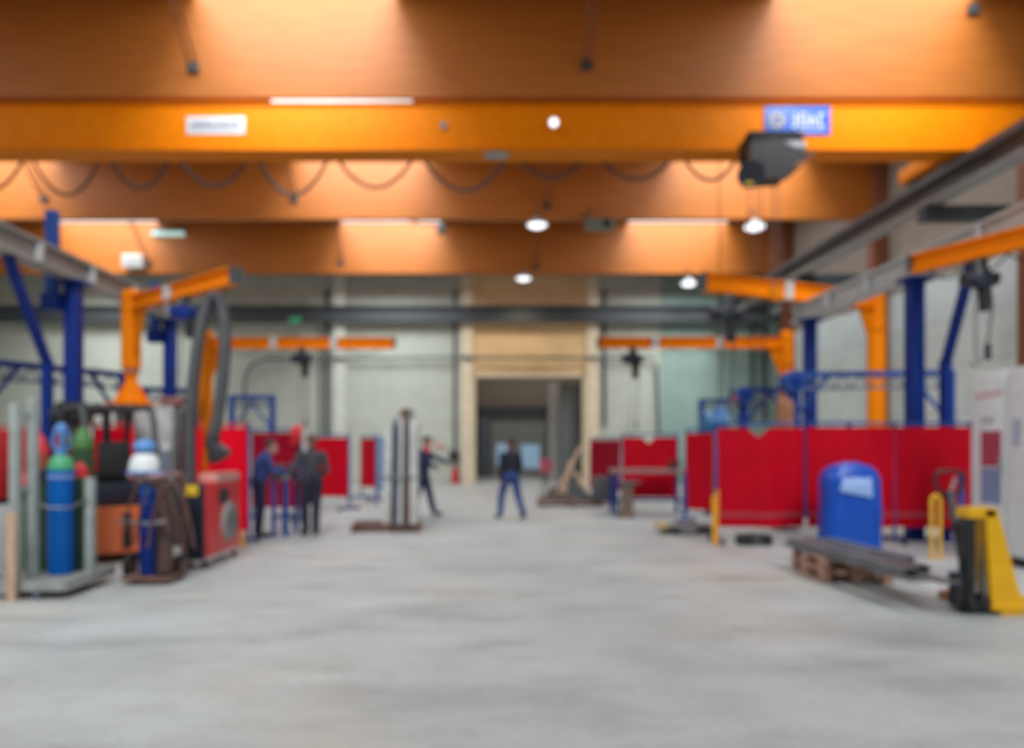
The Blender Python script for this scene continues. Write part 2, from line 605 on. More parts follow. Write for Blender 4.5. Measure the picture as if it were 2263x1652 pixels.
for nm, X, m, lb in (('pale', CX1, M_PALE, 'pale concrete column on the back wall left of the doorway column'), ('cream', CX2, M_CREAM, 'cream concrete column at the left side of the doorway'), ('cream', CX3, M_CREAM, 'cream concrete column at the right side of the doorway')):
    struct('wall_column', MB().bx(X - .25, X + .25, DW - .22, DW, 0, ZR, .02), m, lb, 'column')
for px, d, lb in ((1747, 30.2, 'brown timber column on the right wall, in the far corner'), (1926, 23.2, 'brown timber column on the right wall, second from the far corner'), (2285, 16.6, 'brown timber column on the right wall, nearest the viewer')):
    struct('wall_column', MB().bx(XR - .5, XR, d - .2, d + .2, 0, ZR, .02), M_COLW, lb, 'column')
# dark steel wall beam and pipe rail on the back wall
zb = zz(693, 31.5)
o = thing('wall_girder', 'dark slate steel girder running along the upper back wall', 'girder', (0, 31.5, zb - .33))
obj('web', MB().bx(XL, XR - .5, 31.6, 31.72, zb - .30, zb + .30), M_SLATE, o, True)
obj('flange', MB().bx(XL, XR - .5, 31.42, 31.78, zb + .28, zb + .34), M_SLATE, o, True)
obj('flange', MB().bx(XL, XR - .5, 31.42, 31.78, zb - .34, zb - .28), M_DKGREY, o, True)
# doorway and the room behind
JT = .12
struct('door_1', MB().bx(OX0, OX0 + JT, DW - .04, DW + .4, 0, OZ).bx(OX1 - JT, OX1, DW - .04, DW + .4, 0, OZ).bx(OX0, OX1, DW - .04, DW + .4, OZ - JT, OZ), M_CREAM, 'tall open doorway in the middle of the back wall', 'doorway')
DB = 39.0
struct('wall_inner', MB().bx(-4, 9, DB, DB + .2, 0, 7.2).bx(-4.2, -4, DW + .3, DB, 0, 7.2).bx(9, 9.2, DW + .3, DB, 0, 7.2), M_INNER, 'brown grey wall of the room behind the doorway', 'wall')
struct('ceiling_inner', MB().bx(-4.2, 9.2, DW + .3, DB + .2, 7.2, 7.4), M_INNERW, 'plain ceiling of the room behind the doorway', 'ceiling')
d2 = DB - .12
rd = struct('door_2', MB().bx(xx(1085, d2), xx(1205, d2), d2 - .05, d2 + .05, 0, zz(920, d2)), M_SHUTTER, 'grey shutter door in a dark blue frame, seen through the doorway', 'shutter door')
for a, b in ((1056, 1082), (1206, 1228)):
    obj('door_frame', MB().bx(xx(a, d2), xx(b, d2), d2 - .2, d2 + .05, 0, zz(900, d2), .02), M_STEELB, rd)
obj('lintel', MB().bx(xx(1056, d2), xx(1228, d2), d2 - .22, d2 + .05, zz(922, d2), zz(898, d2)), M_SLATE, rd)
obj('door_window', MB().bx(xx(1097, d2), xx(1124, d2), d2 - .09, d2 - .05, zz(1028, d2), zz(980, d2)), M_WINDOWB, rd)
obj('door_window', MB().bx(xx(1152, d2), xx(1192, d2), d2 - .09, d2 - .05, zz(1034, d2), zz(982, d2)), M_WINDOWB, rd)
struct('door_3', MB().bx(xx(1238, 33.2), xx(1300, 33.2), 33.2, 33.32, 0.02, zz(848, 33.2), .02), M_DOORLEAF, 'dark grey sliding door leaf parked behind the doorway opening', 'door')
tag(obj('service_duct', MB().bx(xx(1214, 34.5), xx(1236, 34.5), 34.5, 34.9, 0, zz(846, 34.5), .02), M_LTGREY), 'narrow light grey duct standing beside the parked door leaf', 'duct')
area_light('inner_room_fill', (2.5, 35.5, 7.0), (0, 0, 0), 6, 3.5, 110, (1, .97, .92))  # unseen fill lamp added to brighten the room behind the doorway

# wall pipes
pp = [at(x, y, 31.68) for x, y in ((540, 985), (540, 850), (546, 822), (560, 802), (590, 794), (760, 792), (1035, 788))]
tag(obj('wall_pipe', MB().tube(pp, .06, 8), M_DKGREY), 'thin dark pipe bending up and running level along the back wall', 'pipe')
tag(obj('wall_pipe', MB().tube([at(1035, 790, 31.7), at(1170, 790, 31.7), at(1440, 790, 31.7), at(1452, 810, 31.7), at(1456, 960, 31.7)], .06, 8), M_DKGREY), 'thin dark pipe running above the doorway to the right', 'pipe')
for x0, y0, y1, r, lb in ((1005, 640, 1000, .06, 'dark downpipe on the back wall above the fire extinguisher'), (722, 640, 960, .10, 'dark downpipe on the back wall beside the pale column'), (706, 730, 960, .05, 'thin dark conduit on the back wall left of the downpipe by the pale column'),
                          (1336, 640, 940, .07, 'dark downpipe on the back wall right of the doorway'), (1690, 640, 930, .12, 'thick dark downpipe on the teal wall near the far right corner'), (1665, 700, 930, .07, 'thin dark downpipe on the teal wall near the far right corner')):
    tag(obj('downpipe', MB().cone((xx(x0, 31.87), DW - .004 - r, zz(y1, 31.87)), (xx(x0, 31.87), DW - .004 - r, zz(y0, 31.87)), r), M_DKGREY), lb, 'pipe')
e = thing('exit_sign', 'small green sign hanging under the girder on the back wall', 'sign', at(652, 722, 31.2))
obj('sign_box', MB().box((0, 0, .28), (.5, .1, .3), 0, .02), M_EXIT, e)
obj('bracket', MB().box((0, .1, .45), (.06, .5, .05)), M_DKGREY, e)
ex = thing('fire_extinguisher', 'red fire extinguisher at the foot of the back wall', 'fire extinguisher', (xx(1005, 31.6), 31.6, 0))
obj('bottle', MB().lathe([(0, 0), (.13, .0), (.15, .05), (.15, .5), (.12, .6), (.05, .66), (.045, .7), (0, .7)]), M_RED, ex)
obj('handle', MB().box((0, 0, .74), (.07, .2, .06), 0, .01).tube([(.05, 0, .72), (.16, -.05, .6), (.17, -.05, .25)], .02), M_BLACK, ex)
bxk = thing('wall_box', 'dark switch box on the wall above the fire extinguisher', 'switch box', (xx(1003, 31.8), 31.8, 1.0))
obj('case', MB().box((0, 0, .2), (.4, .25, .5), 0, .03), M_DKGREY, bxk)
obj('cover', MB().box((0, -.14, .2), (.3, .04, .38), 0, .01), M_BLACK, bxk)
sg = tag(obj('safety_notice', MB().box(at(972, 985, 31.95), (.45, .02, .16)), mat('pale_red_notice', (.62, .3, .25), .6)), 'small pale red notice on the back wall left of the switch box', 'notice')

# ------------------------------------------------------------------ crane rail on the right
XRAIL = 10.0
ZRB = 7.64
cr = thing('crane_rail', 'dark steel crane rail running into depth along the right wall', 'crane rail', (XRAIL, 16, ZRB - .65))
obj('rail_web', MB().bx(XRAIL - .06, XRAIL + .06, -4, 31.3, ZRB - .6, ZRB - .15), M_DKGREY, cr, True)
obj('flange', MB().bx(XRAIL - .2, XRAIL + .2, -4, 31.3, ZRB - .18, ZRB - .1), M_DKGREY, cr, True)
obj('flange', MB().bx(XRAIL - .2, XRAIL + .2, -4, 31.3, ZRB - .66, ZRB - .58), M_GREY, cr, True)
obj('rail_head', MB().bx(XRAIL - .04, XRAIL + .04, -4, 31.3, ZRB - .1, ZRB - .02), M_STEELD, cr, True)
for d in (9.0, 16.6, 23.2, 30.2):
    obj('corbel', MB().bx(XRAIL - .2, XR - .45, d - .15, d + .15, ZRB - 1.0, ZRB - .66, .02), M_SLATE, cr, True)
# cable duct beside the rail
tag(obj('conductor_duct', MB().bx(XRAIL - .42, XRAIL - .3, -4, 31.2, ZRB - .35, ZRB - .2).bx(XRAIL - .3, XRAIL - .2, 2, 2.1, ZRB - .3, ZRB - .26), M_SLATE), 'slim dark conductor duct fixed along the crane rail', 'duct')

# ------------------------------------------------------------------ overhead crane
GY, GT = 15.1, .5
GZ1, GZ0 = zz(232, 15.1), zz(330, 15.1)
GX0, GX1 = -21.2, 11.6
g = thing('overhead_crane', 'long bright orange overhead crane girder spanning the hall', 'overhead crane', (0, GY + GT / 2, GZ0))
obj('girder', MB().bx(GX0, GX1, GY, GY + GT, GZ0, GZ1, .01), M_ORANGE, g, True)
obj('bottom_flange', MB().bx(GX0, GX1, GY - .07, GY + GT + .07, GZ0 - .04, GZ0), M_ORANGE2, g, True)
obj('top_flange', MB().bx(GX0, GX1, GY - .05, GY + GT + .05, GZ1, GZ1 + .03), M_ORANGE2, g, True)
for X in (XRAIL, -21.2):
    ec = obj('end_carriage', MB().bx(X - .2, X + .2, GY + GT, GY + 2.4, ZRB + .12, ZRB + .46, .03), M_ORANGE2, g, True)
    for yy in (GY + .9, GY + 2.1):
        obj('wheel', MB().cone((X - .07, yy, ZRB + .14), (X + .07, yy, ZRB + .14), .16, None, 20), M_STEELD, ec, True)
pq = obj('maker_plate', MB().bx(xx(413, GY), xx(542, GY), GY - .02, GY, zz(297, GY), zz(258, GY), .006), M_SIGNWHT, g, True, 'white plate with dark lettering')
lt = MB()
rnd = random.Random(3)
x = 424
while x < 530:                                    # illegible slanted lettering
    zt, zb_ = zz(268, GY), zz(288, GY)
    sl = .04
    X = xx(x, GY)
    lt.bar((X, GY - .022, zb_), (X + sl, GY - .022, zt), .028, .004, (0, 1, 0))
    k = rnd.choice((0, 1, 2))
    Xw = X + xx(VPX + 7, GY)
    if k != 0:
        lt.bar((X + sl, GY - .022, zt - .012), (Xw + sl, GY - .022, zt - .012), .006, .024, (0, 0, 1))
    if k != 1:
        lt.bar((X + sl / 2, GY - .022, (zt + zb_) / 2), (Xw + sl / 2, GY - .022, (zt + zb_) / 2), .006, .024, (0, 0, 1))
    lt.bar((Xw, GY - .022, zb_), (Xw + sl, GY - .022, zt), .022, .004, (0, 1, 0))
    x += 13.5
obj('lettering', lt, M_INK, pq, True)
sb = obj('hoist_sign', MB().bx(xx(1689, GY), xx(1834, GY), GY - .025, GY, zz(299, GY), zz(236, GY), .006), M_SIGNBLUE, g, True, 'blue sign with a pale yellow emblem and white lettering')
em = MB()
ec_ = (xx(1716, GY), GY - .03, zz(267, GY))
for k in range(8):
    a = k * math.pi / 4
    em.bar((ec_[0] + .08 * math.cos(a), ec_[1], ec_[2] + .08 * math.sin(a)), (ec_[0] + .17 * math.cos(a), ec_[1], ec_[2] + .17 * math.sin(a)), .05, .01, (0, 1, 0))
em.tube([(ec_[0] + .10 * math.cos(k * math.pi / 12), ec_[1], ec_[2] + .10 * math.sin(k * math.pi / 12)) for k in range(24)], .022, 6, closed=True)
obj('emblem', em, M_SIGNYEL, sb, True)
lt = MB()
for (x0, y0, x1, y1, w_) in ((1757, 252, 1757, 280, .05), (1748, 279, 1758, 281, .05), (1768, 252, 1768, 280, .045), (1780, 252, 1780, 280, .045), (1768, 253, 1780, 253, .04), (1768, 279, 1780, 279, .04), (1788, 280, 1794, 252, .045), (1800, 280, 1794, 252, .045),
                             (1810, 253, 1810, 280, .045), (1810, 253, 1821, 253, .04), (1810, 279, 1821, 279, .04), (1760, 289, 1822, 289, .025)):
    lt.bar((xx(x0, GY), GY - .028, zz(y0, GY)), (xx(x1, GY), GY - .028, zz(y1, GY)), w_, .006, (0, 1, 0))
obj('lettering', lt, M_SIGNWHT, sb, True)
for px, r, nm in ((980, .07, 'cable_gland'), (1112, .03, 'bolt_head')):
    obj(nm, MB().cone((xx(px, GY), GY - .05, zz(278, GY)), (xx(px, GY), GY, zz(278, GY)), r), M_STEELD if r > .05 else M_ORANGE2, g, True)
fl = obj('work_lamp', MB().cone((xx(1222, GY), GY - .2, zz(280, GY)), (xx(1222, GY), GY, zz(276, GY)), .095, .06, 20), M_LTGREY, g, True)
obj('lamp_lens', MB().cone((xx(1222, GY), GY - .215, zz(280.4, GY)), (xx(1222, GY), GY - .2, zz(280, GY)), .08, .085, 20), M_LAMP, fl, True)
obj('cable_tray', MB().bx(xx(600, GY), xx(912, GY), GY - .03, GY + .1, GZ1 + .03, GZ1 + .1, .01), M_WHITE, g, True, 'pale cable tray on top of the girder')
obj('junction_box', MB().bx(xx(1072, GY), xx(1122, GY), GY - .03, GY + .2, GZ0 - .13, GZ0 - .04, .01), M_GREY, g, True)
# festoon cable loops hanging from the girder
fx = [-110, 63, 232, 385, 560, 735, 925, 1130, 1310, 1500, 1640]
drops = [85, 95, 80, 75, 95, 78, 85, 55, 60, 62]
for k in range(len(fx) - 1):
    xa, xb, dr = fx[k] + 6, fx[k + 1] - 6, drops[k]
    pts = []
    for i in range(17):
        t = i / 16
        s_ = math.sin(math.pi * t)
        pts.append(at(xa + (xb - xa) * t, 336 + dr * s_ ** .75, GY + .62))
    obj('festoon_loop', MB().tube(pts, .035, 8), M_CABLE if k in (0, 1, 5) else M_HOSE, g, True)
    obj('cable_trolley', MB().box(at(fx[k + 1], 334, GY + .62), (.14, .12, .16), 0, .01), M_DKGREY, g, True)

# hoist trolley
hd = 14.62
hs = thing('crane_hoist', 'black wire rope hoist trolley hanging on the orange crane girder', 'hoist', at(1708, 410, hd))
obj('trolley_frame', MB().bx(xx(1652, hd), xx(1772, hd), hd - .1, hd + .2, zz(318, hd), zz(293, hd), .02)
    .bx(xx(1650, hd), xx(1672, hd), hd - .25, hd + .5, zz(345, hd), zz(300, hd), .02), M_RUBBER, hs, True)
obj('rope_drum', MB().cone(at(1690, 338, hd - .05), at(1772, 332, hd - .05), .2, .2, 24), M_STEELD, hs, True)
obj('gearbox', MB().prism([(xx(1646, hd), zz(330, hd)), (xx(1700, hd), zz(322, hd)), (xx(1768, hd), zz(352, hd)), (xx(1722, hd), zz(406, hd)), (xx(1645, hd), zz(408, hd)), (xx(1640, hd), zz(378, hd))], .5,
                          Matrix(((1, 0, 0, 0), (0, 0, -1, hd + .15), (0, 1, 0, 0), (0, 0, 0, 1)))), M_BLACK, hs, True)
obj('motor', MB().cone(at(1660, 385, hd - .4), at(1660, 385, hd + .3), .26, .24, 20), M_NAVYBLK, hs, True)
obj('warning_label', MB().box(at(1656, 405, hd - .42), (.14, .03, .06)), M_YELLOWB, hs, True)
obj('brace_rod', MB().bar(at(1735, 395, hd), at(1800, 336, hd + .2), .05, .05), M_CABLE, hs, True)
for px in (1704, 1712, 1722):
    obj('wire_rope', MB().cone(at(px, 640, hd), at(px, 400, hd), .008, .008, 6), M_STEELD, hs, True)
hk = obj('hook_block', MB().box(at(1713, 648, hd), (.2, .12, .3), 0, .03), M_ORANGE2, hs, True)
hp = at(1713, 648, hd)
obj('hook', MB().tube([hp + Vector((.0 + .09 * math.sin(a), 0, -.28 + .09 * math.cos(a))) for a in [k * .35 for k in range(0, 14)]], .025, 8), M_STEELD, hk, True)

# ------------------------------------------------------------------ braces on the roof beams
bl = ['left of the white plate on the crane girder', 'near the middle of the beam', 'at the upper right corner']
def beam_brace(px, py, d, lab):
    b0 = at(px, py, d - .02)
    t = thing('beam_brace', lab, 'brace', b0, 0, 'rod braces on the roof beams')
    for dx in (-.07, .07):
        obj('rod', MB().cone((dx, -.04, .02), (dx, -2.6, 2.2), .025, .025, 8), M_COLW, t)
    obj('bracket', MB().box((0, -.03, 0), (.22, .08, .2), 0, .01), M_SLATE, t)
beam_brace(428, 150, D1, 'pair of thin rods on the nearest roof beam, above the white plate of the girder')
beam_brace(1296, 145, D1, 'pair of thin rods on the dark middle of the nearest roof beam')
beam_brace(2150, 22, D1, 'pair of thin rods at the upper right end of the nearest roof beam')
beam_brace(98, 440, D2, 'pair of thin rods on the second roof beam, above the tall blue mast')
beam_brace(650, 440, D2, 'pair of thin rods on the second roof beam, left of its bright middle field')
beam_brace(1208, 455, D2, 'pair of thin rods on the dark middle of the second roof beam')
beam_brace(330, 585, D3, 'pair of thin rods on the furthest roof beam, beside the white heater')
beam_brace(754, 580, D3, 'pair of thin rods on the furthest roof beam, above the pale wall column')
beam_brace(1184, 590, D3, 'pair of thin rods on the furthest roof beam, above the doorway')

# ------------------------------------------------------------------ lamps
def high_bay(px, py, d, lab, rod_top, watts=60):
    p = at(px, py, d)
    t = thing('high_bay_lamp', lab, 'lamp', p, 0, 'high bay lamps under the beams')
    obj('housing', MB().lathe([(0, .22), (.1, .22), (.14, .14), (.3, .06), (.33, .0), (.31, 0), (.0, .02)], (0, 0, 0), 24), M_LTGREY, t)
    ln = obj('lens', MB().lathe([(0, -.10), (.16, -.08), (.26, -.03), (.29, .0), (.0, .01)], (0, 0, 0), 24), M_LAMP, t)
    obj('suspension', MB().cone((0, 0, .2), (0, 0, rod_top - p.z), .015, .015, 8).cone((0, 0, rod_top - p.z - .04), (0, .5, rod_top - p.z), .02, .02, 8), M_DKGREY, t)
    l = bpy.data.lights.new('high_bay_light', 'SPOT')
    l.energy, l.spot_size, l.spot_blend, l.shadow_soft_size, l.color = watts, R(150), .6, .25, (1, .86, .62)
    lo = bpy.data.objects.new('high_bay_light', l)
    COL.objects.link(lo)
    lo.parent = t
    lo.location = (0, 0, -.16)
high_bay(1187, 497, D2 - .5, 'glowing round lamp under the second roof beam, in line with the doorway', BB + .15)
high_bay(1668, 502, D2 - .5, 'glowing round lamp under the second roof beam, below the black hoist', BB + .15)
high_bay(1157, 615, D3 - .5, 'glowing round lamp under the furthest roof beam, above the doorway', BB + .15, 190)
high_bay(1522, 627, D3 - .5, 'bluish round lamp under the furthest roof beam, at the tip of an orange jib', BB + .15)
tl = thing('tube_lamp', 'greenish tube lamp on the upper left of the furthest roof beam', 'lamp', at(372, 515, D3 - .1))
obj('tray', MB().box((0, 0, .1), (1.45, .2, .14), 0, .02), M_DKGREY, tl)
obj('tube', MB().cone((-.65, -.02, -.02), (.65, -.02, -.02), .1, .1, 16), M_TEALGLOW, tl)
ht = thing('unit_heater', 'small white heater box on the far left of the furthest roof beam', 'heater', at(297, 592, D3 - .25))
obj('case', MB().box((0, 0, .25), (.8, .45, .5), 0, .03), M_WHITE, ht)
gr = MB()
for k in range(5):
    gr.box((0, -.24, .08 + k * .08), (.7, .03, .03))
obj('louvre', gr, M_GREY, ht)
dv = thing('fan_unit', 'dim grey green fan unit under the second roof beam, right of the middle lamp', 'fan', at(1325, 505, D2 - .35))
obj('case', MB().box((0, 0, .12), (.85, .4, .3), 0, .04), mat('grey_green_plastic', (.16, .19, .16), .5), dv)
obj('suspension', MB().bx(-.35, -.31, -.02, .02, .25, BB + .2 - dv.location.z).bx(-.35, -.31, -.02, .4, BB + .1 - dv.location.z, BB + .2 - dv.location.z), M_DKGREY, dv)
obj('fan_guard', MB().cone((.2, -.24, .12), (.2, -.2, .12), .13, .14, 20), M_BLACK, dv)
jb = thing('junction_lamp', 'small dark cable box at the left end of the shaded field on the furthest beam', 'junction box', at(975, 505, D2 - .15))
obj('case', MB().box((0, 0, 0), (.26, .2, .34), 0, .03), M_DKGREY, jb)
obj('cable', MB().tube([(-.1, 0, .1), (-.6, 0, .18), (-1.2, 0, .28), (-1.6, .1, .33)], .02, 8), M_CABLE, jb)

# ------------------------------------------------------------------ jib cranes
def chain_hoist(p, drop, lab, m=M_NAVYBLK, sc=1.0, pend=True):
    t = thing('chain_hoist', lab, 'chain hoist', p)
    obj('trolley', MB().box((0, 0, -.08), (.22 * sc, .16 * sc, .2 * sc), 0, .02), M_DKGREY, t)
    b = obj('motor', MB().box((0, 0, -.36 * sc), (.3 * sc, .26 * sc, .34 * sc), 0, .05).cone((-.32 * sc, 0, -.36 * sc), (.3 * sc, 0, -.36 * sc), .13 * sc, .13 * sc, 18), m, t)
    obj('chain_bag', MB().cone((.1 * sc, .02, -.95 * sc), (.1 * sc, .02, -.45 * sc), .09 * sc, .12 * sc, 14), M_BLACK, t)
    obj('chain', MB().cone((-.06, 0, -drop), (-.06, 0, -.5 * sc), .014, .014, 6), M_STEELD, t)
    obj('hook', MB().tube([(-.06 + .06 * math.sin(a), 0, -drop - .06 + .06 * math.cos(a)) for a in [k * .4 for k in range(13)]], .018, 8), M_STEELD, t)
    if pend:
        c = obj('pendant_cable', MB().tube([(.14, 0, -.4 * sc), (.16, -.02, -drop * .5), (.12, .02, -drop * .86)], .014, 6), M_RUBBER, t)
        obj('pendant_control', MB().box((.12, .02, -drop * .86 - .11), (.07, .06, .22), 0, .015), M_BLACK, c)
    return t


def jib(base, top_z, tip, r, lab, arm_w=.2, arm_h=.3, arm_z=None, flare=False, gaps=()):
    """pillar jib: pillar, swivel head with bracket plate, arm, festoon"""
    bx_, by_ = base
    t = thing('jib_crane', lab, 'jib crane', (bx_, by_, 0), 0, 'orange jib cranes')
    az = arm_z if arm_z else top_z - .2
    if flare:
        obj('pillar', MB().cone((0, 0, zz(812, by_)), (0, 0, top_z), r, r, 24).cone((0, 0, top_z), (0, 0, top_z + .06), r, r * .8, 24), M_ORANGE, t)
        z0 = zz(892, by_)
        zc = zz(812, by_)
        obj('pedestal', MB().cone((0, 0, 0), (0, 0, z0), .28, .28, 20), M_DKGREY, t)
        gs = MB()
        for k in range(6):
            a = k * math.pi / 3
            Mx = Matrix.Rotation(a, 4, 'Z') @ Matrix.Rotation(R(90), 4, 'X') @ Matrix.Translation((0, 0, -.015))
            gs.prism([(.05, z0), (.36, z0), (.10, z0 + .46), (.17, zc), (.05, zc)], .03, Mx)
        gs.cone((0, 0, z0 - .03), (0, 0, z0 + .02), .46, .46, 24).cone((0, 0, z0), (0, 0, z0 + .5), .26, .07, 24).cone((0, 0, z0 + .45), (0, 0, zc), .07, .15, 24)
        obj('foot_gusset', gs, M_ORANGE, t)
        obj('slewing_ring', MB().cone((0, 0, zc - .1), (0, 0, zc + .02), .14, .14, 24), M_STEELB, t)
    else:
        obj('pillar', MB().cone((0, 0, 0), (0, 0, top_z), r, r, 24).cone((0, 0, top_z), (0, 0, top_z + .05), r, r * .8, 24), M_ORANGE, t)
        gs = MB().cone((0, 0, 0), (0, 0, .04), r * 2.2, r * 2.2, 24)
        obj('foot_plate', gs, M_ORANGE2, t)
        obj('slewing_ring', MB().cone((0, 0, top_z - 1.0), (0, 0, top_z - .92), r * 1.15, r * 1.15, 24), M_ORANGE2, t)
    tip = Vector((tip[0] - bx_, tip[1] - by_, 0))
    L_ = tip.length
    u = tip / L_
    arm = obj('arm', MB().bar((u.x * r, u.y * r, az), (tip.x, tip.y, az), arm_w * .3, arm_h).bar((u.x * r, u.y * r, az + arm_h / 2), (tip.x, tip.y, az + arm_h / 2), arm_w, .03).bar((u.x * r, u.y * r, az - arm_h / 2), (tip.x, tip.y, az - arm_h / 2), arm_w, .03), M_ORANGE, t)
    # triangular bracket plate under the arm next to the pillar
    ang = math.atan2(u.y, u.x)
    Mx = Matrix.Rotation(ang, 4, 'Z') @ Matrix.Rotation(R(90), 4, 'X') @ Matrix.Translation((0, 0, -.03))
    obj('bracket', MB().prism([(r * .8, az - arm_h / 2), (r + .4, az - arm_h / 2), (r * .9, az - 1.1)], .06, Mx), M_ORANGE2, t)
    obj('end_stop', MB().bar((tip.x - u.x * .02, tip.y - u.y * .02, az), (tip.x + u.x * .03, tip.y + u.y * .03, az), arm_w * 1.2, arm_h * 1.1), M_DKGREY, t)
    for gk in gaps:
        p = u * (L_ * gk)
        obj('marker_band', MB().bar((p.x - u.x * .1, p.y - u.y * .1, az), (p.x + u.x * .1, p.y + u.y * .1, az), arm_w * 1.02, arm_h * 1.12), M_LTGREY, t)
    # festoon under the arm
    n = 5
    fs = MB()
    for k in range(n):
        a, b = .12 + .16 * k, .12 + .16 * (k + 1)
        fs.tube([Vector((u.x * L_ * (a + (b - a) * i / 8), u.y * L_ * (a + (b - a) * i / 8), az - arm_h / 2 - .04 - .16 * math.sin(math.pi * i / 8))) for i in range(9)], .014, 6)
    obj('festoon_cable', fs, M_RUBBER, t)
    return t, u, L_, az


# left, close to the fume unit
B = (xx(290, 14.3), 14.3)
jib(B, zz(648, 14.3), (xx(522, 11.9), 11.9), .18, 'orange jib crane whose swivel pillar stands on a flared foot, behind the forklift', .2, .24, zz(672, 14.3), True, (.42,))
chain_hoist(at(408, 656, 12.97), 2.0, 'dark chain hoist under the left jib arm beside the grey hose', M_BLUE, .75, False)
# left, far
dl = 22.6
jib((xx(455, dl), dl), zz(735, dl), (xx(872, dl), dl), .2, 'orange jib crane with a long level arm, before the back wall left of the doorway', .2, .3, zz(758, dl), False, (.36, .68))
chain_hoist(at(667, 766, dl), 2.6, 'dark chain hoist on the long level jib arm left of the doorway', M_NAVYBLK, 1.0)
# right, near pillar
dr = 18.0
jib((xx(1937, dr), dr), zz(640, dr), (xx(1550, 15.9), 15.9), .21, 'orange jib crane with its pillar behind the large red screens, arm reaching to the aisle', .26, .36, 5.13, False, (.55,))
chain_hoist(Vector((5.29, 16.17, 4.93)), 2.4, 'dark chain hoist near the tip of the right jib arm', M_NAVYBLK, 1.1)
# right, far
d_ = 22.2
jib((xx(1740, d_), d_), zz(735, d_), (xx(1322, d_), d_), .19, 'orange jib crane with a long level arm right of the doorway, before the teal wall', .2, .3, zz(757, d_), False, (.36, .70))
chain_hoist(at(1398, 766, d_), 2.6, 'dark chain hoist on the long level jib arm right of the doorway', M_NAVYBLK, 1.0)
# right, nearest, pillar outside the picture
jib((7.82, 8.0), 4.75, (xx(2018, 11.1), 11.1), .18, 'orange jib arm under the grey rail at the right edge of the picture', .2, .24, 4.33, False, (.42,))
chain_hoist(Vector((6.84, 10.2, 4.18)), 1.35, 'dark chain hoist under the orange jib arm at the right edge', M_NAVYBLK, .75)
# hanging cables in the far right bay
for k, px in enumerate((1590, 1655, 1672, 1684)):
    p1, p0 = at(px, 690, 20.5 + .2 * k), at(px + (k - 1) * 3, 905, 20.5 + .2 * k)
    o = obj('hanging_cable', MB().tube([Vector((p1.x, p1.y, ZR + .03)), p1, (p0 + p1) / 2 + Vector((.05, 0, 0)), p0], .016, 6), M_RUBBER)
    tag(o, 'thin dark supply cable hanging straight down before the teal wall', 'cable', 'supply cables before the teal wall')

# ------------------------------------------------------------------ grey light rails on blue posts
def gantry(side, X, H, dposts, y0, y1, lab, mrail, mast):
    t = thing('support_gantry', lab, 'gantry', (X, dposts[0], 0))
    z = EYE + H
    r = MB()
    r.bx(X - .05, X + .05, y0, y1, z - .17, z + .17).bx(X - .15, X + .15, y0, y1, z + .15, z + .2).bx(X - .15, X + .15, y0, y1, z - .2, z - .15)
    obj('rail', r, mrail, t, True)
    k = y0 + .7
    while k < y1:
        obj('rail_stiffener', MB().bx(X - .17, X + .17, k - .04, k + .04, z - .14, z + .14), M_LTGREY, t, True)
        k += 1.6
    for d in dposts:
        p = obj('post', MB().bx(X - .12, X + .12, d - .12, d + .12, 0, z - .2, .015), M_BLUE, t, True)
        obj('base_plate', MB().bx(X - .22, X + .22, d - .22, d + .22, 0, .03), M_BLUE, p, True)
        obj('head_plate', MB().bx(X - .22, X + .22, d - .2, d + .2, z - .26, z - .2), M_BLUE, p, True)
        if mast:
            xm = X - .26
            obj('mast', MB().bx(xm - .09, xm + .09, d - .28, d - .1, z - .7, z + (.98 if d < 15 else .62), .02), M_BLUE2, t, True)
            obj('mast_box', MB().bx(xm - .15, xm + .15, d - .32, d - .1, z - .75, z - .45, .02), M_BLUE, t, True)
    # leaning front leg
    yk = 12.42
    kz = zz(795, yk)
    xk = X + (.33 if side == 'right' else -.12)
    lg = MB().bx(xk - .07, xk + .07, yk - .07, yk + .07, 0, kz).bar((xk, yk, kz - .05), (X, 11.2, z - .2), .13, .13)
    lgo = obj('leg', lg, M_BLUE, t, True)
    obj('base_plate', MB().bx(xk - .16, xk + .16, yk - .1, yk + .16, 0, .03), M_BLUE, lgo, True)
    return t
gantry('left', -7.22, 3.1, (13.0, 17.0), 9.5, 17.4, 'grey beige overhead rail on dark blue posts along the left side', M_GREYBEIGE, True)
gantry('right', 7.42, 3.1, (12.75, 16.85), 8.6, 17.6, 'grey overhead rail on dark blue posts behind the large red screens', M_LTGREY, False)

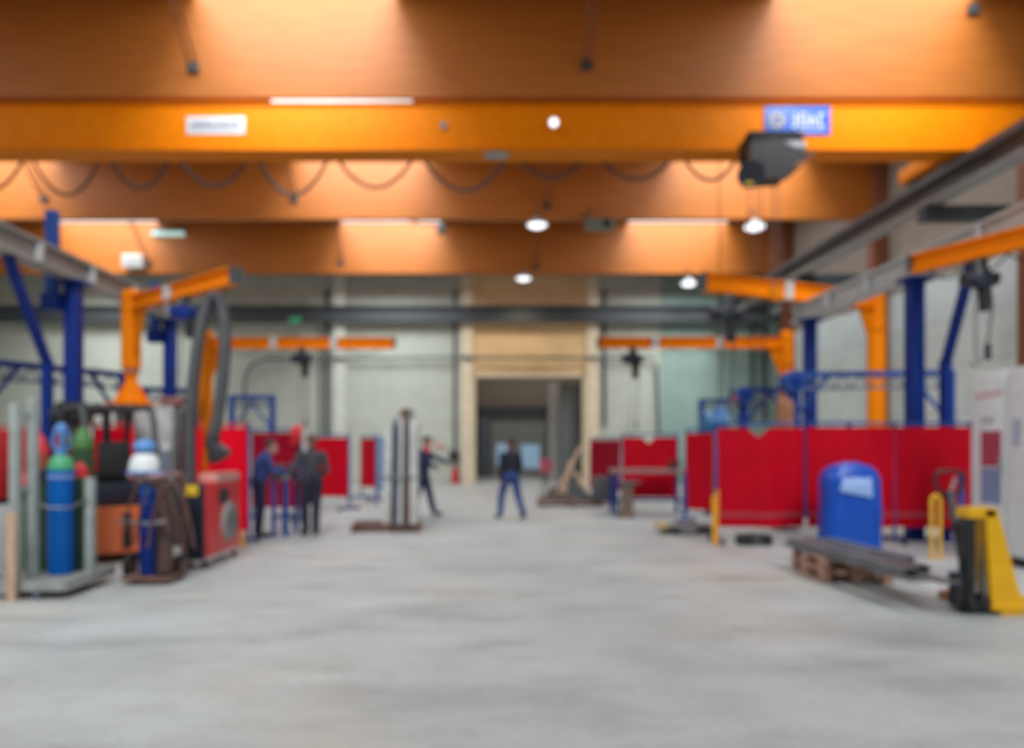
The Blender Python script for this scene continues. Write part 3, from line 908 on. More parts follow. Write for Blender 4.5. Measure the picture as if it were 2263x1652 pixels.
# ------------------------------------------------------------------ blue tubular frames
def blue_frame(a, b, z, drop, lab, m=M_BLUE, motor=None, mid=False):
    """level double tube from a to b (x, y) with posts to the floor"""
    t = thing('lattice_gantry', lab, 'frame', (a[0], a[1], 0), 0, 'blue tube frames above the welding bays')
    A, B_ = Vector((a[0], a[1], z)), Vector((b[0], b[1], z))
    obj('top_rail', MB().bar(A, B_, .11, .11), m, t, True)
    lw = MB().bar(A - Vector((0, 0, .28)), B_ - Vector((0, 0, .28)), .05, .05)
    n = 9
    for k in range(n):
        p = A.lerp(B_, (k + .5) / n)
        q = A.lerp(B_, (k + 1) / n)
        lw.bar(p - Vector((0, 0, .28)), q, .028, .028)
        lw.bar(p - Vector((0, 0, .28)), A.lerp(B_, k / n), .028, .028)
    obj('lattice', lw, M_STEELB, t, True)
    for P in (A, B_):
        obj('post', MB().bx(P.x - .075, P.x + .075, P.y - .075, P.y + .075, 0, z + .05), m, t, True)
    dv_ = (B_ - A).normalized()
    obj('brace', MB().bar(A + dv_ * .05 - Vector((0, 0, .9)), A + dv_ * .75, .06, .06), m, t, True)
    obj('brace', MB().bar(B_ - dv_ * .05 - Vector((0, 0, .9)), B_ - dv_ * .75, .06, .06), m, t, True)
    if motor:
        P = A if motor == 'a' else B_
        mo = obj('reel', MB().cone((P.x, P.y - .25, P.z - .15), (P.x, P.y + .1, P.z - .15), .22, .22, 20), M_BLUE2, t, True)
        obj('reel_cap', MB().cone((P.x, P.y - .29, P.z - .15), (P.x, P.y - .25, P.z - .15), .1, .12, 16), M_BLUE, mo, True)
ZF = EYE + 1.45
blue_frame((xx(1748, 15.0), 15.0), (xx(2098, 14.6), 14.6), ZF, 0, 'dark blue tube frame behind the large red screens, nearest on the right', M_BLUE2, 'a')
blue_frame((xx(1640, 19.0), 19.0), (xx(1760, 19.0), 19.0), ZF, 0, 'dark blue tube frame behind the right bays, second into the hall', M_BLUE, 'a')
blue_frame((xx(1550, 23.4), 23.4), (xx(1648, 23.4), 23.4), ZF, 0, 'dark blue tube frame behind the right bays, furthest into the hall', M_BLUE2)
blue_frame((-8.6, 12.5), (xx(272, 15.0), 15.0), ZF, 0, 'dark blue tube frame on the left running past the flared jib foot', M_BLUE)
blue_frame((xx(318, 18.6), 18.6), (xx(432, 19.2), 19.2), ZF, 0, 'dark blue tube frame behind the grey hose on the left', M_BLUE)
t = blue_frame((xx(512, 21.6), 21.6), (xx(602, 21.6), 21.6), ZF, 0, 'mid blue tube frame with a lattice above the left red screens', M_BLUE2)
fan = thing('blower', 'bright blue blower drum above the red screens on the right', 'blower', at(1578, 962, 17.2))
obj('drum', MB().cone((-.25, 0, .3), (.25, 0, .3), .26, .26, 24), mat('bright_blue_enamel', (.02, .16, .36), .4), fan)
obj('outlet', MB().box((.1, -.12, .52), (.2, .25, .3), 0, .02), M_LTBLUE, fan)
obj('stand', MB().bx(-.2, .2, -.12, .12, -1.85, .1, .02), M_STEELB, fan)
lamp_r = thing('warning_lamp', 'small pink red warning lamp on the second blue frame on the right', 'lamp', (xx(1628, 18.9), 18.9, ZF - .32))
obj('dome', MB().ball((0, 0, .1), .11, 16), mat('pink_lens', (.6, .12, .14), .4), lamp_r)
obj('socket', MB().cone((0, 0, -.08), (0, 0, .03), .09, .09, 16).bar((0, 0, 0), (.28, .05, .0), .05, .05), M_DKGREY, lamp_r)
oc = thing('rolled_curtain', 'orange brown rolled curtain standing behind the large red screens', 'curtain roll', (xx(1735, 14.2), 14.2, 0))
obj('roll', MB().lathe([(0, .3), (.16, .3), (.17, .4), (.17, 2.1), (.15, 2.45), (.1, 2.5), (0, 2.5)], seg=20), mat('orange_brown_canvas', (.36, .16, .08), .8, var=.25), oc)
obj('stand', MB().cone((0, 0, 0), (0, 0, .32), .03, .03).cone((0, 0, 0), (0, 0, .03), .25, .25, 20), M_DKGREY, oc)

# ------------------------------------------------------------------ red welding screens
def screen(p, q, lab, m=M_CURTAIN, ztop=1.96, zbot=.28, posts=(1, 1), notch=None, seed=0, hem=True, panels=1):
    P, Q = Vector((p[0], p[1], 0)), Vector((q[0], q[1], 0))
    d = Q - P
    L_ = d.length
    u = d / L_
    nrm = Vector((u.y, -u.x, 0))
    t = thing('welding_screen', lab, 'welding screen', ((P + Q) / 2), math.atan2(u.y, u.x), 'red welding screens')
    rn = random.Random(seed)
    ph = rn.random() * 6

    def fn_factory(s0, s1):
        def fn(a, b):
            s = s0 + (s1 - s0) * a
            x = -L_ / 2 + s * L_
            zt = ztop - .06
            if notch is not None:
                zt -= .16 * max(0, 1 - abs(s - notch) / .12) + .015
            z = zbot + (zt - zbot) * b
            wv = .05 * math.sin(s * L_ * 4.6 + ph) + .025 * math.sin(s * L_ * 11 + ph * 2 + b)
            wv *= .55 + .45 * (1 - b)
            return Vector((x, wv - .0, z)), Vector((0, -1, 0))
        return fn
    for k in range(panels):
        g0, g1 = k / panels + .006, (k + 1) / panels - .006
        cu = obj('curtain', MB().sheet(max(10, int(L_ * 22 / panels)), 10, fn_factory(g0, g1), .006), m, t)
        if hem:
            fnh = fn_factory(g0, g1)
            def fh(a, b, f=fnh):
                pnt, n = f(a, .10 + .05 * b)
                return pnt + Vector((0, -.006, 0)), n
            obj('hem', MB().sheet(max(10, int(L_ * 22 / panels)), 1, fh, .004), M_HEM, cu)
    obj('top_tube', MB().cone((-L_ / 2, 0, ztop), (L_ / 2, 0, ztop), .022, .022, 10), M_BLUE2 if m is not M_CURTAIN_LIT else M_RED, t)
    for k, sx in enumerate((-1, 1)):
        if not posts[k]:
            continue
        X = sx * (L_ / 2 - .0)
        po = obj('post', MB().cone((X, .05, .05), (X, .05, ztop + .03), .026, .026, 10), M_BLUE2, t)
        ft = obj('foot', MB().bar((X, -.28, .07), (X, .35, .07), .05, .05), M_BLUE, t)
        for yy in (-.27, .34):
            obj('caster', MB().cone((X - .02, yy, .045), (X + .02, yy, .045), .045, .045, 14), M_RUBBER, ft)
    return t
# right, nearest row
dn = 12.2
screen((xx(1585, dn), dn), (xx(1782, dn), dn + .05), 'large red welding screen at the left end of the nearest row on the right', M_CURTAIN, 1.98, .27, (1, 0), .46, 1)
screen((xx(1783, dn), dn + .03), (xx(1978, dn), dn), 'large red welding screen behind the blue plastic hood', M_CURTAIN, 1.98, .27, (0, 0), None, 2)
screen((xx(1980, dn), dn), (xx(2146, dn), dn - .02), 'large red welding screen beside the white cabinets', M_CURTAIN, 1.98, .27, (1, 1), None, 3)
tag(obj('screen_post', MB().cone((xx(1876, dn + .3), dn + .3, 0.0), (xx(1876, dn + .3), dn + .3, 2.02), .04, .04, 12).cone((xx(1876, dn + .3), dn + .3, 0.0), (xx(1876, dn + .3), dn + .3, .03), .2, .2, 20), M_BLUE2), 'thin blue stand post behind the middle of the large red screens', 'post')
# right, further bays
screen((xx(1514, 15.4), 15.4), (xx(1580, 14.9), 14.9), 'narrow red welding screen just left of the large row', M_CURTAIN, 1.93, .3, (1, 0), None, 4, False)
screen((xx(1376, 18.3), 18.3), (xx(1497, 18.0), 18.0), 'red welding screen with a sagging top behind the grey bench', M_CURTAIN, 1.9, .35, (1, 1), .48, 5, False)
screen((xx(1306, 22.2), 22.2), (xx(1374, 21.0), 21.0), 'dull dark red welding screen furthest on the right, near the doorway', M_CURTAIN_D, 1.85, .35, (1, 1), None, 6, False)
# left, near row behind the machines
screen((xx(432, 12.3), 12.3), (xx(546, 12.1), 12.1), 'red welding screen brightened as if skylit, behind the red and black fume unit', M_CURTAIN_LIT, 1.96, .22, (1, 1), None, 7, False)
screen((xx(205, 12.6), 12.6), (xx(428, 12.4), 12.4), 'red welding screen behind the forklift', M_CURTAIN_LIT, 1.98, .3, (1, 0), None, 8, False)
screen((xx(-40, 12.9), 12.9), (xx(203, 12.65), 12.65), 'red welding screen at the left edge behind the gas bottles', M_CURTAIN_LIT, 1.95, .3, (1, 0), None, 9, False)
# left, further bays
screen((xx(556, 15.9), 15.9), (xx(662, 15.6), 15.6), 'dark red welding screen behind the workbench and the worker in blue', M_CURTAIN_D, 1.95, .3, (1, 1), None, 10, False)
screen((xx(686, 19.2), 19.2), (xx(768, 18.4), 18.4), 'red welding screen behind the worker in the grey jacket', M_CURTAIN, 1.88, .33, (0, 1), None, 11, False)
screen((xx(796, 22.4), 22.4), (xx(832, 21.4), 21.4), 'narrow red welding screen furthest on the left, beside the upright steel bars', M_CURTAIN, 1.9, .4, (1, 1), None, 12, False)
dt = thing('red_drape', 'small pink red cloth hung over the edge of the dark red screen', 'cloth', (xx(655, 15.45), 15.45, 1.62))
obj('cloth', MB().sheet(8, 8, lambda a, b: (Vector((-.13 + .22 * a + .05 * b, -.08 * math.sin(b * 3) + .02 * math.sin(a * 9), .42 * b - .02 * math.sin(a * 7))), Vector((0, -1, 0))), .008), M_RED, dt)
bp = thing('blue_board', 'pale blue board standing left of the upright steel bars', 'board', (xx(850, 19.5), 19.5, 0))
obj('panel', MB().bx(-.2, .2, -.02, .02, .45, 1.85, .01), mat('pale_blue_board', (.16, .25, .38), .6), bp)
obj('frame', MB().bx(-.24, -.2, -.03, .03, 0, 1.9).bx(.2, .24, -.03, .03, 0, 1.9), M_BLUE2, bp)

# ------------------------------------------------------------------ bottles
def bottle(name, X, Y, z0, h, r, mb_, ms, lab, cat='gas bottle', cap=None, band=None, capcol=None, group=None):
    t = thing(name, lab, cat, (X, Y, z0), 0, group)
    sh = h * .86
    obj('body', MB().lathe([(0, 0), (r * .9, 0), (r, .03), (r, sh), (0, sh)], seg=28), mb_, t)
    obj('shoulder', MB().lathe([(0, sh - .005), (r, sh - .005), (r * .97, sh + .05), (r * .8, sh + .12), (r * .45, h - .03), (r * .3, h), (0, h)], seg=28), ms, t)
    if band:
        obj('band', MB().lathe([(r * .9, sh - .10), (r + .006, sh - .10), (r + .006, sh - .05), (r * .9, sh - .05)], seg=28), band, t)
    if cap:
        cpm = MB()
        cpm.lathe([(0, h - .02), (r * .42, h - .02), (r * .5, h + .05), (r * .5, h + .06), (0, h + .06)], seg=20)
        for k in range(4):
            a = k * math.pi / 2 + .6
            cpm.tube([(r * .46 * math.cos(a), r * .46 * math.sin(a), h + .04), (r * .62 * math.cos(a), r * .62 * math.sin(a), h + .14), (r * .34 * math.cos(a), r * .34 * math.sin(a), h + .27)], .02, 8)
        cpm.lathe([(0, h + .24), (r * .45, h + .24), (r * .42, h + .3), (r * .2, h + .33), (0, h + .33)], seg=20)
        c = obj('valve_guard', cpm, cap, t)
        obj('valve', MB().cone((0, 0, h - .01), (0, 0, h + .2), .025, .025, 10).cone((0, 0, h + .14), (.09, 0, h + .14), .018, .018, 8), mat('brass', (.5, .33, .1), .35, .8), c)
    return t


def swivel_caster(mb, x, y, r=.07):
    mb.cone((x - .02, y, r), (x + .02, y, r), r, r, 16)


# left edge bottle rack
rk = thing('bottle_rack', 'wheeled grey rack with tall posts holding the gas bottles at the left edge', 'bottle rack', (-4.85, 8.2, 0))
x0, x1, y0, y1 = -5.22, xx(205, 8.3), 7.75, 8.75
obj('deck', MB().bx(x0, x1, y0, y1, .13, .17, .005), M_GREYBEIGE, rk, True)
obj('deck_frame', MB().bx(x0, x1, y0 - .03, y0 + .03, .09, .19).bx(x0, x1, y1 - .03, y1 + .03, .09, .19).bx(x0 - .03, x0 + .03, y0, y1, .09, .19).bx(x1 - .03, x1 + .03, y0, y1, .09, .19), M_GREY, rk, True)
PM = mat('grey_green_posts', (.33, .37, .35), .5)
for px, d, zt, m in ((34, 7.8, 2.05, PM), (72, 8.0, 2.12, PM), (200, 8.32, 1.25, PM)):
    obj('post', MB().bx(xx(px, d) - .045, xx(px, d) + .045, d - .045, d + .045, .1, zt, .008), m, rk, True)
for zc_ in (1.15, 1.95):
    obj('cross_bar', MB().bar((xx(34, 7.8), 7.8, zc_), (xx(72, 8.0), 8.0, zc_), .04, .04), PM, rk, True)
#((xx(34, 7.8), 7.8, 1.95), (xx(72, 8.0), 8.0, 1.95), .04, .04), PM, rk, True)
obj('guard_chain', MB().tube([(xx(72, 8.0), 8.0, 1.0), (xx(110, 8.0), 7.98, .94), (xx(160, 8.1), 8.05, .93), (xx(200, 8.32), 8.32, 1.02)], .012, 6), M_STEELD, rk, True)
for px, d in ((86, 7.75), (30, 7.8), (196, 8.3), (150, 8.7)):
    obj('caster', MB().cone((xx(px, d) - .025, d, .06), (xx(px, d) + .025, d, .06), .06, .06, 16).bx(xx(px, d) - .035, xx(px, d) + .035, d - .02, d + .02, .06, .13), M_STEELB, rk, True)
bottle('gas_bottle', xx(135, 8.3), 8.3, .17, 1.36, .135, M_GASBLUE, M_GREENSH, 'bright blue gas bottle with a green shoulder and pale blue valve guard', cap=M_LTBLUE, band=mat('pale_blue_band', (.16, .26, .55), .5))
bottle('gas_bottle', xx(101, 8.55), 8.55, .17, 1.2, .10, M_DKGREEN, M_BLACK, 'dark green gas bottle left of the bright blue bottle')
bottle('gas_bottle', xx(176, 8.6), 8.6, .17, 1.25, .10, M_DKGREEN, M_RED, 'dark green gas bottle with a red shoulder, right of the bright blue bottle')
bottle('gas_bottle', xx(183, 9.4), 9.4, .0, 1.84, .13, M_DKGREEN, M_GREEN, 'tall dark bottle with a leaf green shoulder, behind the bright blue bottle')
bottle('gas_bottle', xx(52, 9.05), 9.05, .0, 1.3, .10, M_DKGREEN, M_RED, 'dark green gas bottle with a red shoulder seen between the two tall rack posts')
bottle('gas_bottle', xx(88, 9.2), 9.2, .0, 1.75, .11, mat('red_brown_enamel', (.32, .07, .03), .5), M_RED, 'red brown gas bottle with a red shoulder, behind the tall rack posts')
tag(obj('wood_strip', MB().bx(xx(16, 7.63), xx(36, 7.63), 7.6, 7.66, .0, .92, .005), M_PLANK), 'pale wooden strip standing against the rack at the left edge', 'wood strip')
wl = thing('power_source', 'red and white welding power source cut by the left edge', 'welding machine', (xx(-12, 8.7), 8.7, 0))
obj('cabinet', MB().bx(-.28, .17, -.2, .35, .12, .95, .03), M_WHITE, wl)
obj('feeder', MB().bx(-.26, .15, -.18, .35, .98, 1.8, .03), M_RED, wl)
obj('front_panel', MB().bx(-.2, .1, -.2, -.17, 1.1, 1.3), M_BLACK, wl)
obj('gap_shelf', MB().bx(-.3, .17, -.22, .35, .93, .99), M_BLACK, wl)
for a, b in ((-.2, -.15), (.1, -.15), (-.2, .3), (.1, .3)):
    obj('caster', MB().cone((a - .03, b, .06), (a + .03, b, .06), .06, .06, 14), M_RUBBER, wl)

# bottle trolley with hoses
bt = thing('bottle_trolley', 'rusty two wheeled trolley carrying dark bottles and hoses, left of the fume unit', 'trolley', (xx(338, 8.75), 8.75, 0))
X0, X1 = xx(288, 8.75), xx(394, 8.75)
obj('deck', MB().bx(X0, X1, 8.5, 9.1, .05, .09, .005), M_RUST, bt, True)
obj('frame', MB().tube([(X0 + .05, 9.05, .06), (X0 + .05, 9.05, 1.2), (X0 + .1, 9.05, 1.28), (X1 - .1, 9.05, 1.28), (X1 - .05, 9.05, 1.2), (X1 - .05, 9.05, .06)], .022, 8).bar((X0 + .05, 9.05, .7), (X1 - .05, 9.05, .7), .04, .04), M_RUST, bt, True)
for px in (288, 396):
    obj('wheel', MB().cone((xx(px, 8.95) - .03, 8.95, .15), (xx(px, 8.95) + .03, 8.95, .15), .15, .15, 24), M_RUBBER, bt, True)
    obj('hub', MB().cone((xx(px, 8.95) - .035, 8.95, .15), (xx(px, 8.95) + .035, 8.95, .15), .05, .05, 14), M_RUST, bt, True)
obj('tool_tray', MB().bx(X0 + .08, X1 - .08, 8.5, 9.05, 1.24, 1.29, .01), mat('pink_grey_paint', (.42, .25, .27), .6), bt, True)
obj('hose_bracket', MB().tube([(X0 - .02, 8.46, .75), (xx(338, 8.46), 8.40, .72), (X1 + .0, 8.46, .75)], .018, 8), M_STEELD, bt, True)
bottle('gas_bottle', xx(330, 8.72), 8.72, .09, 1.1, .11, M_BLUE, M_GASBLUE, 'dark blue gas bottle on the rusty trolley', band=M_BLUE2)
tag(obj('hose_bundle', MB().tube([(xx(366, 8.66) + .05 * math.cos(k * .9), 8.64 + .05 * math.sin(k * .9), .1 + .0125 * k) for k in range(90)], .055, 8), M_BROWNH), 'upright bundle of brown welding hose on the rusty trolley', 'hose')
for k, (xa, xm, xb, zt, z1) in enumerate(((276, 318, 372, 1.25, .62), (300, 345, 400, 1.22, .5), (330, 385, 432, 1.2, .45))):
    pts = []
    for i in range(17):
        t_ = i / 16
        zc_ = z1 + (zt - z1) * math.sin(math.pi * t_) ** .7
        pts.append((xx(xa + (xb - xa) * t_, 8.42), 8.42 - .02 * k, zc_))
    tag(obj('welding_hose', MB().tube(pts, .016, 8), M_CABLE if k != 1 else M_BROWNH), ('thin reddish hose looped over the left of the rusty trolley', 'thin brown hose looped over the middle of the rusty trolley', 'thin reddish hose looped from the rusty trolley to the fume unit')[k], 'hose')
hm = thing('white_hood', 'rounded white hood with a blue cap, on top of the rusty trolley', 'hood', (xx(320, 8.65), 8.65, 1.29))
obj('shell', MB().lathe([(0, .0), (.17, .0), (.175, .05), (.16, .14), (.12, .21), (.05, .25), (0, .255)], seg=24), M_WHITE, hm)
obj('brim', MB().lathe([(.15, -.0), (.2, .0), (.2, .02), (.15, .03)], seg=24), M_LTBLUE, hm)
obj('crown_cap', MB().lathe([(0, 0), (.11, 0), (.13, .05), (.1, .12), (.0, .15)], (0, 0, .25), 20), M_LTBLUE, hm, label='blue cap on top')
sbx = thing('spray_can', 'pale blue can standing right of the white hood', 'can', (xx(367, 8.7), 8.7, 1.29))
obj('body', MB().lathe([(0, 0), (.055, 0), (.055, .22), (.035, .27), (0, .27)], seg=18), M_STEELB, sbx)
obj('cap', MB().lathe([(0, .27), (.035, .27), (.035, .34), (0, .35)], seg=18), M_LTGREY, sbx)

# fume extraction unit
fy0, fy1 = 9.6, 10.95
FX0, FX1 = xx(402, fy0), xx(456, fy0)
fu = thing('fume_unit', 'red fume extraction unit with a black front panel on casters', 'extraction unit', ((FX0 + FX1) / 2, 10.2, 0))
obj('body', MB().bx(FX0, FX1, fy0 + .03, fy1, .14, 1.12, .03), M_RED, fu, True)
obj('front_panel', MB().bx(FX0 - .01, FX1 - .03, fy0 - .02, fy0 + .05, .13, 1.13, .01), M_NAVYBLK, fu, True, 'black front panel')
obj('warning_label', MB().box((xx(425, fy0), fy0 - .03, zz(1083, fy0)), (.17, .012, .14), 0, .004), M_YELLOWB, fu, True, 'yellow label')
obj('top_cover', MB().bx(FX0 + .06, FX1 + .02, fy0 + .35, fy1 - .05, 1.1, 1.24, .06), mat('pale_pink_highlight', (.62, .30, .26), .3), fu, True)  # rounded top, its pale colour paints in the highlight
obj('side_recess', MB().bx(FX1 - .01, FX1 + .012, 10.05, 10.4, .82, 1.02), M_BLACK, fu, True)
obj('fan_grille', MB().cone((FX1, 10.42, .55), (FX1 + .05, 10.42, .55), .28, .26, 28), M_GREY, fu, True)
gm = MB()
for r_ in (.08, .15, .22):
    gm.tube([(FX1 + .055, 10.42 + r_ * math.cos(k * math.pi / 12), .55 + r_ * math.sin(k * math.pi / 12)) for k in range(24)], .008, 6, closed=True)
obj('grille_ring', gm, M_DKGREY, fu, True)
obj('chassis', MB().bx(FX0 + .02, FX1 - .02, fy0 + .05, fy1 - .05, .1, .15), M_LTGREY, fu, True)
for X in (FX0 + .06, FX1 - .06):
    for Y in (fy0 + .12, fy1 - .12):
        obj('caster', MB().cone((X - .02, Y, .05), (X + .02, Y, .05), .05, .05, 16).bx(X - .03, X + .03, Y - .02, Y + .02, .05, .11), M_RUBBER, fu, True)
hose_px = [(421, 1072), (420, 1030), (419, 990), (420, 940), (424, 880), (430, 820), (438, 760), (448, 705), (459, 672), (471, 658), (483, 664), (492, 690), (497, 730), (497, 775), (493, 830), (487, 880), (479, 930), (471, 965)]
def spline(pts, n=10):
    out = []
    P = [Vector(p) for p in pts]
    for i in range(len(P) - 1):
        a, b, c, d = P[max(i - 1, 0)], P[i], P[i + 1], P[min(i + 2, len(P) - 1)]
        for k in range(n):
            t_ = k / n
            out.append(.5 * ((2 * b) + (c - a) * t_ + (2 * a - 5 * b + 4 * c - d) * t_ ** 2 + (3 * b - a - 3 * c + d) * t_ ** 3))
    out.append(P[-1])
    return out
hz = spline([at(x, y, 9.9 + .0006 * (1080 - y)) for x, y in hose_px], 12)
h = obj('extraction_hose', MB().tube(hz, .078, 14, .09), M_HOSE, fu, True, 'dark grey ribbed hose looping high above the unit')
he = at(470, 972, 10.0)
hd_ = obj('extraction_hood', MB().cone(he + Vector((.0, 0, .05)), he + Vector((.0, -.02, -.1)), .09, .1, 20).cone(he + Vector((.02, -.02, -.08)), he + Vector((.12, -.06, -.22)), .1, .17, 20), M_BLACK, fu, True)
obj('hood_handle', MB().tube([he + Vector((.1, -.12, -.1)), he + Vector((.22, -.16, -.1)), he + Vector((.26, -.16, -.18))], .015, 8), M_STEELD, hd_, True)
obj('arm_pole', MB().bar((xx(452, 10.4), 10.4, 1.1), (xx(462, 10.4), 10.4, zz(745, 10.4)), .05, .05), M_ORANGE2, fu, True, 'orange support arm seen between the two sides of the hose loop')
obj('arm_plate', MB().box((xx(448, 10.42), 10.42, zz(905, 10.42)), (.12, .04, .34), 0, .01), M_ORANGE2, fu, True)
ob = thing('orange_crate', 'small orange crate on the floor beside the red fume unit', 'crate', (xx(531, 12.0) + .0, 11.75, 0))
obj('tub', MB().bx(-.13, .13, -.13, .13, 0, .2, .02), mat('pale_orange_plastic', (.85, .42, .12), .5), ob)
obj('rim', MB().bx(-.15, .15, -.15, .15, .19, .22, .01), mat('pale_orange_plastic', (.85, .42, .12), .5), ob)

# grey filter tower behind
ft = thing('filter_tower', 'tall light grey filter cabinet behind the white hood', 'filter cabinet', (xx(362, 12.08), 12.08, 0))
obj('cabinet', MB().bx(-.40, .24, -.2, .2, .1, 2.26, .03), mat('warm_grey_paint', (.33, .32, .30), .5), ft)
obj('side_post', MB().bx(.24, .34, -.2, .2, .0, 2.2, .01), M_DKGREY, ft)
obj('top_unit', MB().bx(.02, .36, -.2, .18, 2.26, 2.4, .02), mat('dull_red_brown', (.22, .08, .07), .5), ft)
obj('plinth', MB().bx(-.38, .22, -.18, .18, 0, .1), M_BLACK, ft)
obj('door_panel', MB().bx(-.34, .18, -.22, -.2, .3, 2.15, .01), mat('pale_grey_door', (.40, .39, .375), .5), ft)

# forklift
fk = thing('forklift', 'orange forklift with a black overhead guard, rear towards the viewer', 'forklift', (xx(245, 10.9), 10.85, 0), R(42))
cw = [(-.52, -.62), (-.44, -.78), (-.2, -.85), (.2, -.85), (.44, -.78), (.52, -.62), (.52, .0), (-.52, .0)]
obj('counterweight', MB().prism(cw, .62, Matrix.Translation((0, 0, .14))), M_FKORANGE, fk)
obj('counterweight_step', MB().bx(-.06, .06, -.88, -.8, .2, .7, .02), M_BLACK, fk)
obj('engine_hood', MB().bx(-.46, .46, -.6, .15, .74, 1.08, .05), M_NAVYBLK, fk)
obj('chassis', MB().bx(-.5, .5, -.1, .95, .15, .62, .03), M_RUST, fk)
st = obj('seat', MB().bx(-.24, .24, -.25, .25, 1.08, 1.2, .05).box((0, -.25, 1.42), (.44, .12, .5), 0, .05), M_RUBBER, fk)
obj('overhead_roof', MB().bx(-.48, .48, -.45, .75, 2.13, 2.19, .02), M_HOSE, fk)
gb = MB()
for k in range(6):
    gb.bx(-.42 + k * .165, -.39 + k * .165, -.45, .75, 2.19, 2.21)
obj('roof_bar', gb, M_BLACK, fk)
for sx in (-1, 1):
    obj('rear_pillar', MB().tube(spline([(sx * .44, -.66, .95), (sx * .46, -.62, 1.4), (sx * .46, -.55, 1.85), (sx * .46, -.44, 2.1), (sx * .45, -.28, 2.16)], 6), .045, 10), M_HOSE, fk)
    obj('front_pillar', MB().bar((sx * .44, .95, 1.0), (sx * .44, .55, 2.15), .06, .1), M_BLACK, fk)
    obj('mast_rail', MB().bx(sx * .3 - .05, sx * .3 + .05, 1.2, 1.32, .1, 2.2), M_BLACK, fk)
    obj('fork', MB().bx(sx * .28 - .06, sx * .28 + .06, 1.4, 1.9, .06, .11).bx(sx * .28 - .06, sx * .28 + .06, 1.38, 1.43, .06, .7), M_DKGREY, fk)
    for yy, rr in ((-.4, .22), (.75, .27)):
        wv = obj('wheel', MB().cone((sx * .4, yy, rr), (sx * .56, yy, rr), rr, rr, 26), M_RUBBER, fk)
        obj('hub', MB().cone((sx * .56, yy, rr), (sx * .58, yy, rr), rr * .5, rr * .45, 18), M_LTGREY, wv)
for zc_ in (2.1, 1.1):
    obj('mast_cross', MB().bx(-.35, .35, 1.2, 1.32, zc_, zc_ + .1), M_BLACK, fk)
obj('steering_column', MB().bar((0, .7, .8), (0, .45, 1.2), .06, .06).tube([(.17 * math.cos(k * math.pi / 10), .42 + .12 * math.sin(k * math.pi / 10), 1.22 + .12 * math.sin(k * math.pi / 10)) for k in range(20)], .018, 8, closed=True), M_BLACK, fk)
dm = thing('dark_blower', 'black motor unit on a stand behind the gas bottles, below the tall blue post', 'motor unit', (xx(165, 12.32), 12.32, 0))
obj('motor', MB().cone((-.3, -.05, 2.1), (.28, -.05, 2.12), .17, .15, 20).box((-.1, 0, 2.28), (.3, .25, .12), 0, .02), M_BLACK, dm)
obj('stand', MB().bx(-.05, .05, -.05, .05, .02, 2.0).bx(-.2, .2, -.16, .16, 0, .04), M_DKGREY, dm)

# ------------------------------------------------------------------ upright steel bars on a pallet
def pallet(name, loc, rz, lab, m, L_=1.2, W_=.8, group=None):
    t = thing(name, lab, 'pallet', loc, rz, group)
    for k in range(5):
        y = -W_ / 2 + .05 + k * (W_ - .1) / 4
        obj('deck_board', MB().box((0, y, .133), (L_, .11, .022), 0, .003), m, t)
    for x in (-L_ / 2 + .05, 0, L_ / 2 - .05):
        obj('stringer', MB().box((x, 0, .111), (.1, W_, .022)), m, t)
        for y in (-W_ / 2 + .05, 0, W_ / 2 - .05):
            obj('block', MB().box((x, y, .061), (.1, .1, .078)), m, t)
    for y in (-W_ / 2 + .05, 0, W_ / 2 - .05):
        obj('bottom_board', MB().box((0, y, .011), (L_, .1, .022)), m, t)
    return t
dpb = 14.2
pallet('pallet', (xx(856, dpb), dpb, 0), R(4), 'dark worn wooden pallet under the upright steel bars', M_PALLETD, 1.3, .9)
rb = random.Random(11)
M_GALV = mat('pale_galvanised_steel', (.60, .60, .57), .45, .4, var=.1)
M_SCALE = mat('dark_mill_scale', (.06, .062, .07), .5, .3, var=.2)
barm = [M_GALV, M_SCALE, M_STEELB, M_GALV, M_RUST, M_GALV, M_SCALE]
nb = 18
for k in range(nb):
    px = 850 + (k % 9) * 8.6 + (k // 9) * 3
    Y = dpb - .25 + (k // 9) * .22 + rb.uniform(-.03, .03)
    zt = zz(948 - 22 * math.sin((px - 845) / 80 * 2.2) + rb.uniform(-14, 10), Y)
    lean = rb.uniform(-.02, .05)
    b0 = Vector((xx(px, Y), Y, .146))
    o = obj('steel_bar', MB().bar(b0, (b0.x + lean, Y + .06, zt), .055, .055), barm[(k * 3 + k // 9) % 7])
    tag(o, 'straight steel bar standing upright in the tied bundle on the dark pallet', 'steel bar', 'upright steel bars on the dark pallet')
for k, px in enumerate((889, 900, 911)):
    Y = dpb + .22
    o = obj('steel_profile', MB().bx(xx(px, Y) - .045, xx(px, Y) + .045, Y - .045, Y + .045, .146, zz(905 - (k == 1) * 4, Y), .004), M_RUST if k != 2 else M_STEELD)
    tag(o, ('tall rusty profile rising above the bundle of bars, left of the two rusty ones', 'tallest rusty profile in the middle above the bundle of bars', 'tall dull grey profile rising above the bundle of bars, rightmost')[k], 'steel profile')
tag(obj('tie_strap', MB().tube([Vector((xx(886, dpb) + .40 * math.cos(k * math.pi / 16), dpb - .10 + .24 * math.sin(k * math.pi / 16), 1.02)) for k in range(32)], .018, 6, closed=True), M_STEELD), 'dark strap around the bundle of upright bars', 'strap')

